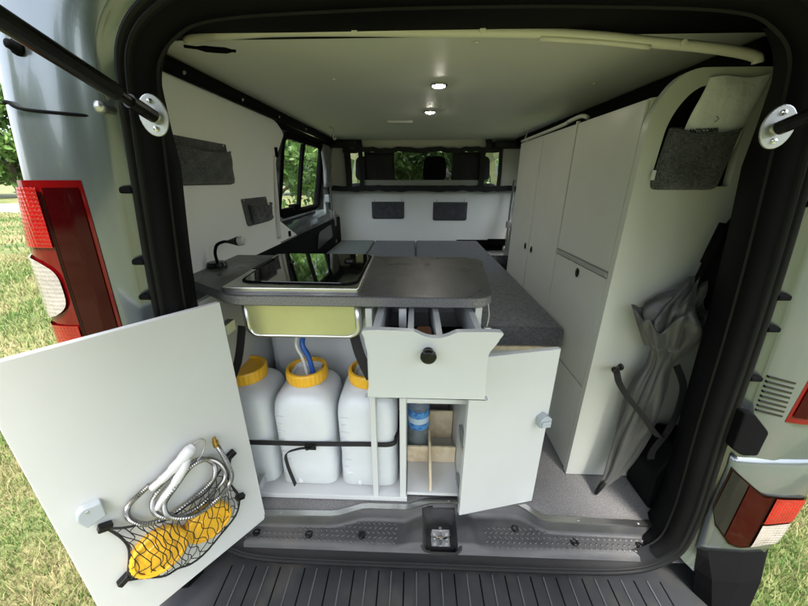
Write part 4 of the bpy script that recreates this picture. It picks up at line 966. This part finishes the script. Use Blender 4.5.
# net with caps and shower hose on the open door ------------------------------
nt_ = thing('cargo_net', 'black elastic net stretched across the lower part of the large open door', 'net', tuple(DP(.2, .62, .03)))
TL, TR, BR, BL = (.318, .866), (.057, .853), (.060, .698), (.326, .702)
top = cat([(.318, .866, 0), (.272, .828, 0), (.237, .804, 0), (.195, .794, 0), (.138, .803, 0), (.089, .833, 0), (.057, .853, 0)], 6); bot = cat([(.326, .702, 0), (.28, .656, 0), (.245, .634, 0), (.212, .620, 0), (.149, .622, 0), (.087, .660, 0), (.060, .698, 0)], 6)
lft = cat([(.318, .866, 0), (.304, .82, 0), (.300, .77, 0), (.313, .725, 0), (.326, .702, 0)], 6); rgt = cat([(.057, .853, 0), (.073, .81, 0), (.077, .77, 0), (.066, .725, 0), (.060, .698, 0)], 6)
def ev(c, t): 
    f = min(max(t, 0), 1)*(len(c)-1); i = min(int(f), len(c)-2); return c[i].lerp(c[i+1], f-i)
def coons(u, v):
    p = ev(top, u)*(1-v)+ev(bot, u)*v+ev(lft, v)*(1-u)+ev(rgt, v)*u-(Vector((*TL, 0))*(1-u)*(1-v)+Vector((*TR, 0))*u*(1-v)+Vector((*BL, 0))*(1-u)*v+Vector((*BR, 0))*u*v)
    bul = .010+.034*math.sin(math.pi*min(max(u, 0), 1))**.5*math.sin(math.pi*min(max(.12+.76*v, 0), 1)) + .004*math.sin(u*21+v*9)
    return DP(p.x, p.y, bul)
bm = B(); nc, nr = 14, 8
for k in range(-nr, nc+nr+1):
    for sg in (1, -1):
        pts = []
        for i in range(41):
            v = i/40; u = (k+sg*v*nr*.5+.18*math.sin(v*nr*math.pi+k))/nc
            if 0 <= u <= 1: pts.append(coons(u, v))
        if len(pts) > 3: tube(bm, pts, .00105, 5)
fin('net_mesh', bm, 'web', nt_)
bm = B()
for cc, uv in ((0, lambda t: (t, 0)), (1, lambda t: (t, 1)), (2, lambda t: (0, t)), (3, lambda t: (1, t))):
    tube(bm, [coons(*uv(i/24)) for i in range(25)], .0026, 7)
fin('elastic_cord', bm, 'web', nt_, smooth=True)
for (s_, z_) in (TL, TR, BR, BL):
    bm = B(); ds = 1 if s_ > .2 else -1; dz = 1 if z_ > .75 else -1
    obox(bm, DP(s_, z_, 0), (D*.8*ds+Z*.35*dz).normalized(), (Z*.9*dz-D*.4*ds).normalized(), Nn, (-.012, .012), (-.007, .007), (.0005, .018)); fin('net_hook', bm, 'gloss_black', nt_, bevel=.003)
for (sc, zc, rad_, tilt, lb) in ((.254, .716, .057, .10, 'spare yellow screw cap in the net, nearer the outer edge of the door'), (.147, .699, .055, -.05, 'spare yellow screw cap in the net, nearer the hinge')):
    ax = (Nn+Z*tilt+D*.1).normalized(); O = DP(sc, zc, .005)
    bm = B(); seg = 60; A = ax; Xx = A.orthogonal().normalized(); Yy = A.cross(Xx)
    rg = [[O+A*h+(Xx*math.cos(2*math.pi*k/seg)+Yy*math.sin(2*math.pi*k/seg))*(r+(.0012 if (k % 2 and abs(r-rad_) < .0005) else 0)) for k in range(seg)] for r, h in ((rad_-.004, 0), (rad_, .003), (rad_, .018), (rad_-.003, .021), (rad_-.008, .0215), (rad_-.010, .0185), (rad_-.026, .0185), (rad_-.028, .021), (.001, .0215))]
    loft(bm, rg, caps=False); tag(fin('spare_cap', bm, 'yellow', None, tuple(O), smooth=False), lb, 'cap', 'spare yellow caps in the net')
sh = thing('shower_hose', 'coiled chrome shower hose with white hand shower tucked behind the net', 'hose', tuple(DP(.19, .85, .01)))
hp = [(.238, .905), (.262, .902), (.285, .880), (.290, .845), (.265, .808), (.21, .785), (.155, .79), (.115, .82), (.105, .865), (.125, .898), (.165, .912), (.21, .902), (.242, .87), (.246, .825), (.215, .785), (.165, .762), (.115, .775), (.088, .81), (.092, .86), (.115, .892), (.155, .905),
      (.20, .885), (.228, .845), (.225, .80), (.185, .765), (.13, .752), (.09, .77), (.076, .81), (.080, .87), (.088, .922)]
hp3 = cat([DP(.17+(a-.174)*.95, .84+(b-.835)*.9, .009+.0165*min(1, i/12)+.010*(i > 20)+.006*math.sin(i*1.9)) for i, (a, b) in enumerate(hp)], 18)
bm = B(); tube(bm, hp3, [.0056+(.0008 if i % 2 else -.0006) for i in range(len(hp3))], 9); fin('metal_hose', bm, mat('hose_chrome', (.30, .295, .28), .3, 1), sh, smooth=False)
def DQ(a, b, n=0): return DP(.17+(a-.174)*.95, .84+(b-.835)*.9, n)
bm = B(); tube(bm, [DQ(.088, .918, .022), DQ(.0885, .936, .022)], .0075, 10); tube(bm, [DQ(.0885, .936, .022), DQ(.089, .948, .022)], .0050, 10); fin('hose_connector', bm, 'brass', sh, smooth=False)
bm = B()
tube(bm, cat([DQ(.136, .958, .022), DQ(.145, .955, .024), DQ(.165, .943, .026), (DQ(.19, .928, .026)), DQ(.215, .914, .024), DQ(.240, .902, .020)], 5), [.008]*2+[.011]*3+[.0140]*6+[.012]*5+[.0095]*5+[.008]*4+[.006], 12)
tube(bm, cat([DQ(.158, .938, .030), DQ(.175, .918, .036), DQ(.205, .885, .034), DQ(.232, .855, .026), DQ(.243, .838, .024)], 5), [.009]*3+[.0105]*6+[.009]*5+[.007]*5+[.005]*2, 12)
fin('hand_shower', bm, 'white_plastic', sh, smooth=True)
bm = B(); tube(bm, cat([DQ(.135, .962, .022), DQ(.118, .965, .020), DQ(.110, .950, .020), DQ(.122, .925, .024), DQ(.14, .915, .03)], 5), .0022, 6); fin('hanging_hook', bm, 'zinc', sh, smooth=True)

# ================================================================== BED
bb = thing('fitted_bed', 'white bed box under the grey cushions', 'bed', (.2, 1.4, .556))
bm = B(); box(bm, (.104, .50, .556), (.455, 2.3, .945)); box(bm, (-.76, .62, .556), (.10, 2.3, .945)); fin('bed_box', bm, 'board', bb)
bm = B(); prism(bm, [(.104, .465), (.462, .465), (.462, 2.31), (-.765, 2.31), (-.765, .60), (.104, .60)], XY, .946, .962); fin('bed_board', bm, 'wood', bb, bevel=.001)
def cushion(poly, z0, z1, m, label, r=.02):
    bm = B(); a = rnd(poly, r, 5); prism(bm, a, XY, z0, z1)
    return tag(fin('bed_cushion', bm, m, None, (sum(p[0] for p in poly)/len(poly), sum(p[1] for p in poly)/len(poly), z0), bevel=.018, seg=4), label, 'cushion', 'cushions on the bed')
# the seat cushions get soft seams
cushion([(-.765, .60), (-.462, .60), (-.462, 2.32), (-.765, 2.32)], .963, 1.040, 'cushion2', 'blue grey cushion, leftmost on the bed beside the side window')
cushion([(-.455, .60), (-.092, .60), (-.092, 2.32), (-.455, 2.32)], .963, 1.038, 'cushion', 'dark grey cushion in the middle of the bed')
cushion([(.108, .462), (.463, .462), (.463, 1.44), (.463, 2.32), (-.085, 2.32), (-.085, .61), (.108, .61)], .963, 1.041, 'cushion', 'long dark grey cushion beside the wardrobe, ending above the open small door', .02)

# ================================================================== WARDROBE
wd = thing('wardrobe', 'tall grey white wardrobe with doors and a rounded rear end panel', 'wardrobe', (.62, .8, .556))
bm = B(); prism(bm, [(.47, .556), (.80, .556), (.86, .8), (.86, 1.3), (.80, 1.66), (.72, 1.775), (.47, 1.735)], XZ, .285, 1.30)
fin('carcass', bm, 'wardrobe', wd)
# rear end panel with a recess
outp = rnd([(.462, .556), (.80, .556), (.86, .8), (.86, 1.3), (.80, 1.66), (.745, 1.79), (.515, 1.79), (.4625, 1.70)], [.002, 0, .05, .05, .02, .02, .055, .04], 8)
inn = rnd([(.500, 1.535), (.70, 1.535), (.69, 1.70), (.655, 1.758), (.555, 1.758), (.508, 1.69)], [.018, .01, .03, .03, .04, .06], 8)
bm = B()
# triangulated panel with a hole, then extruded
vo = [bm.verts.new((x, .262, z)) for x, z in outp]; vi = [bm.verts.new((x, .262, z)) for x, z in inn]
ed = [bm.edges.new((vo[i], vo[(i+1) % len(vo)])) for i in range(len(vo))]+[bm.edges.new((vi[i], vi[(i+1) % len(vi)])) for i in range(len(vi))]
bmesh.ops.triangle_fill(bm, use_beauty=True, edges=ed)
r = bmesh.ops.extrude_face_region(bm, geom=bm.faces[:]); 
for v in [g for g in r['geom'] if isinstance(g, bmesh.types.BMVert)]: v.co.y += .022
fin('end_panel', bm, 'wardrobe', wd, bevel=.003, seg=3)
bm = B(); prism(bm, [(.49, 1.52), (.71, 1.52), (.70, 1.77), (.54, 1.77), (.495, 1.70)], XZ, .2845, .2865); fin('recess_back', bm, 'jamb', wd)
def wdoor(name, y0, y1, z0, z1, m='wardrobe', th=.007):
    bm = B(); box(bm, (.47-th, y0+.0015, z0+.0015), (.4695, y1-.0015, z1-.0015)); return fin(name, bm, m, wd, bevel=.0012)
d1 = wdoor('upper_door', .286, .645, 1.302, 1.733); d2 = wdoor('flap_door', .286, .645, .912, 1.283); d3 = wdoor('lower_door', .286, .645, .562, .909)
wdoor('grip_rail', .286, .645, 1.284, 1.301, 'bar_grey', .012)
d4 = wdoor('tall_door', .655, .970, .70, 1.733); d5 = wdoor('tall_door', .973, 1.296, .70, 1.733)
bm = B(); box(bm, (.460, .646, .56), (.4695, .654, 1.74)); fin('stile', bm, 'wardrobe', wd)
for dd, y, z in ((d2, .456, 1.255), (d4, .925, 1.24), (d5, 1.016, 1.24), (d3, .60, .88)):
    bm = B(); lathe(bm, [(.011, 0), (.012, .002), (.008, .004), (.007, .0025), (.001, .0025)], (.4625, y, z), (-1, 0, 0), 18)
    for v in bm.verts: v.co.z = z+(v.co.z-z)*1.35
    fin('push_knob', bm, 'gloss_black', dd)
# top moulding with the curved rib
bm = B(); tube(bm, cat([(.50, .66, 1.752), (.49, .69, 1.762), (.48, .76, 1.757), (.47, .82, 1.748), (.465, 1.29, 1.742)], 5), .007, 8); fin('top_moulding', bm, 'wardrobe', wd, smooth=True)
# hook with umbrella
bm = B(); lathe(bm, [(.012, 0), (.012, .004), (.006, .006), (.005, .045), (.009, .047), (.009, .055)], (.550, .262, 1.005), (-.8, -.75, .22), 16); fin('wall_hook', bm, 'gloss_black', wd, bevel=.001)

um = thing('umbrella', 'folded grey umbrella leaning against the wardrobe end with its tip on the carpet', 'umbrella', (.565, .20, .556))
tipv = Vector((.570, .195, .556)); 
path = [((.527, .18, .557), .003), ((.545, .183, .60), .012), ((.568, .188, .66), .028), ((.585, .195, .718), .040), ((.597, .198, .80), .049), ((.604, .2, .854), .053), ((.606, .2, .929), .053), ((.607, .2, .986), .048), ((.614, .2, 1.05), .034), ((.619, .2, 1.10), .043), ((.618, .2, 1.15), .058), ((.614, .2, 1.19), .068), ((.617, .2, 1.225), .060), ((.628, .2, 1.255), .044), ((.642, .2, 1.29), .020)]
P = cat([p for p, r in path], 5); Rr = [max(.002, x.x)*.86 for x in cat([(r, 0, 0) for p, r in path], 5)]
bm = B(); rings = []; rnd_ = random.Random(5); ph = [rnd_.uniform(0, 6) for _ in range(6)]
for i, (c, r) in enumerate(zip(P, Rr)):
    t = i/(len(P)-1); ring = []
    for k in range(64):
        a = 2*math.pi*k/64; tw = 1.6*t+.5*math.sin(t*9)
        fold = 1+.26*(1.3*abs(math.sin(4*a+tw*2))-.8)+.05*(abs(math.sin(9.5*a+tw*3+1))-.5)+.10*math.sin(5*a+ph[0]+t*11)+(.10+.28*(t > .62))*math.sin(3*a+ph[1]+t*17)*t+(.19*math.sin(13*a+t*23)*min(1, (t-.55)*6) if t > .55 else 0)
        q = r*fold; lift = (.018*math.sin(5*a+ph[2])+.012*math.sin(9*a+ph[3])) if t > .62 else 0
        ring.append(c+Vector((math.cos(a)*q, math.sin(a)*q*.72, lift*(t-.62)*2.6+math.cos(a)*q*-.12)))
    rings.append(ring)
loft(bm, rings, caps=True); fin('canopy', bm, 'umb', um, smooth=True)
bm = B(); rings = []
for j in range(6):      # loose flared edge of the canopy
    ring = []; t = j/5
    for k in range(72):
        a = 2*math.pi*k/72; q = (.046+.036*t)*(1+.20*math.sin(7*a+t)+.12*math.sin(11*a+2)); c = Vector((.618, .198, 1.11)).lerp(Vector((.603, .197, 1.195)), t)
        ring.append(c+Vector((math.cos(a)*q, math.sin(a)*q*.55-.002, .024*t*math.sin(7*a+1)+.014*math.sin(3*a)*t)))
    rings.append(ring)
loft(bm, rings); fin('canopy_hem', bm, 'umb', um, smooth=True, mods=[('SOLIDIFY', dict(thickness=.0015))])
bm = B(); lathe(bm, [(.0035, -.03), (.006, -.025), (.008, 0), (.0095, .03), (.0085, .035)], (.535, .182, .587), (.35, .06, 1), 12); fin('ferrule', bm, 'gloss_black', um, smooth=True)
bm = B(); tube(bm, [(.640, .2, 1.27), (.652, .202, 1.34), (.660, .204, 1.38)], .009, 10); tube(bm, [(.655, .203, 1.35), (.672, .205, 1.45)], .014, 12); fin('handle', bm, 'black', um, smooth=True)
bm = B(); strap(bm, cat([(.505, .215, 1.02), (.490, .185, 1.035), (.492, .165, 1.01), (.515, .150, .975), (.560, .142, .925), (.605, .141, .87), (.640, .150, .835), (.668, .175, .815)], 5), .018, .0025, (.5, 0, .8)); fin('tie_strap', bm, 'web', um)
bm = B(); strap(bm, cat([(.665, .20, 1.05), (.690, .185, .99), (.685, .17, .92), (.668, .16, .85), (.650, .165, .77), (.655, .168, .73)], 5), .020, .0025, (1, 0, 0)); fin('wrist_strap', bm, 'web', um)

# ================================================================== POCKETS
def pocket(label, O, U, V, Nv, w_, h_, cat_='pocket', group='cloth wall pockets', inner=None, depth=.016, r=.02, seedp=1, screws=True):
    """cloth organiser: back sheet and a bulging front pouch; O lower left corner on the wall"""
    O = Vector(O); U = Vector(U).normalized(); V = Vector(V).normalized(); Nv = Vector(Nv).normalized()
    t = thing('cloth_pocket', label, cat_, tuple(O), group)
    bm = B(); f = lambda p, h: O+U*p[0]+V*p[1]+Nv*h
    prism(bm, rnd([(0, 0), (w_, 0), (w_, h_), (0, h_)], [r, r, .004, .004]), f, .001, .004); fin('back_sheet', bm, 'felt', t, bevel=.001)
    x0, y0, x1, y1 = inner or (.03*w_, .02*h_, .97*w_, .84*h_); rs_ = random.Random(seedp); p1, p2 = rs_.uniform(0, 6), rs_.uniform(0, 6)
    bm = B(); nx, ny = 24, 16; rows = []
    for j in range(ny+1):
        row = []
        for i in range(nx+1):
            a, b = i/nx, j/ny; e = min(1, min(a, 1-a)*7)**.5*min(1, b*7)**.5
            sag = .010*h_/.1*math.sin(math.pi*a)*b**3
            wr = .0022*math.sin(9*a+5*b+p1)+.0016*math.sin(17*a-11*b+p2)+.0012*math.sin(29*a+7*b)
            cx_ = r*.9; px_ = x0+(x1-x0)*a; 
            if b < .15: px_ = px_+(.5-a)*2*cx_*(1-b/.15)**2*.6
            row.append(f((px_, y0+(y1-y0)*b-sag), .0045+e*(depth*(.45+.55*b)*(1 if screws else .75+.5*b)+wr)))
        rows.append(row)
    loft(bm, rows, closed=False); fin('pouch', bm, 'felt', t, smooth=True, mods=[('SOLIDIFY', dict(thickness=.0025, offset=0))])
    bm = B(); j = ny; tube(bm, [Vector(p)+Nv*.001 for p in rows[-1]], .0022, 6); fin('pouch_hem', bm, 'felt', t, smooth=True)
    if screws:
        for q in (.06, .94):
            bm = B(); lathe(bm, [(.004, 0), (.0035, .002), (.001, .0025)], f((w_*q, h_*.95), .004), Nv, 10); fin('fixing_screw', bm, 'chrome', t)
    return t
pocket('large dark grey cloth pocket on the left wall, nearest the rear opening', (-.7795, .29, 1.535), (0, 1, 0), (0, -.06, 1), (1, 0, 0), .345, .135, inner=(.03, .004, .356, .112), depth=.022, seedp=1)
pocket('small dark grey cloth pocket on the left wall, between lamp and window', (-.7795, .690, 1.372), (0, 1, 0), (0, -.16, 1), (1, 0, 0), .225, .110, inner=(.035, .004, .245, .082), depth=.024, seedp=2)
pocket('flat dark grey cloth pocket on the partition wall, left one of the two', (-.482, 2.349, 1.225), (1, 0, 0), (0, 0, 1), (0, -1, 0), .288, .148, depth=.018, seedp=3)
pocket('flat creased grey cloth pocket on the partition wall, right one of the two', (.060, 2.349, 1.213), (1, 0, 0), (0, 0, 1), (0, -1, 0), .300, .158, depth=.018, seedp=4)
for x in (-.455, -.215, .09, .33):
    bm = B(); strap(bm, [(x, 2.347, 1.365), (x, 2.345, 1.395)], .010, .003, (1, 0, 0)); tag(fin('pocket_loop', bm, 'white_plastic', part))
wpk = pocket('dark grey cloth pocket on the wardrobe end panel holding a white pouch', (.499, .2615, 1.527), (1, 0, 0), (.10, 0, 1), (0, -1, 0), .168, .142, inner=(.002, .002, .166, .138), depth=.014, r=.02, seedp=5, screws=False)
bm = B(); box(bm, (.493, .2495, 1.55), (.502, .2525, 1.573)); fin('care_tag', bm, 'white_plastic', wpk)
# white pouch
bg_ = thing('white_pouch', 'white paper pouch with dark print sticking up out of the wardrobe pocket', 'pouch', (.60, .252, 1.6))
bm = B(); rings = []; nx, ny = 20, 14
Q = [(.533, 1.60), (.672, 1.60), (.703, 1.772), (.572, 1.768)]
for sg in (1, -1):
    rows = []
    for j in range(ny+1):
        row = []
        for i in range(nx+1):
            a, b = i/nx, j/ny
            x = (Q[0][0]*(1-a)+Q[1][0]*a)*(1-b)+(Q[3][0]*(1-a)+Q[2][0]*a)*b; z = (Q[0][1]*(1-a)+Q[1][1]*a)*(1-b)+(Q[3][1]*(1-a)+Q[2][1]*a)*b
            e = min(1, min(a, 1-a)*6)**.6*min(1, (1-b)*7)**.6*min(1, max(0, b-.2)*3)
            row.append((x+.002*math.sin(b*9), .2565-sg*(.0005+e*(.006+.0015*math.sin(a*8+b*5)+.001*math.sin(b*19))), z+.003*math.sin(a*7)*b))
        rows.append(row)
    loft(bm, rows, closed=False)
fin('pouch_body', bm, 'bag', bg_, smooth=True)
def text(body, O, U, V, size, m, parent, name='printed_text', th=.0003):
    cu = bpy.data.curves.new(name, 'FONT'); cu.body = body; cu.size = size; cu.extrude = th; cu.offset = .0003
    to = bpy.data.objects.new(name, cu); COL.objects.link(to); dg = bpy.context.evaluated_depsgraph_get(); me = bpy.data.meshes.new_from_object(to.evaluated_get(dg)); COL.objects.unlink(to); bpy.data.objects.remove(to)
    U = Vector(U).normalized(); V = Vector(V).normalized(); Nn_ = U.cross(V); mt = Matrix((U, V, Nn_)).transposed().to_4x4(); mt.translation = Vector(O)-wloc(parent)
    me.transform(mt); me.materials.append(M[m]); return new_obj(name, me, parent)
text('ANTICORPS', (.552, .2483, 1.6545), (1, 0, .03), (0, 0, 1), .0125, 'ink', bg_)
bm = B(); strap(bm, [(.606, .2480, 1.678), (.613, .2478, 1.684), (.606, .2476, 1.690)], .0012, .0006, (0, 0, 1)); fin('printed_arrow', bm, 'ink', bg_)
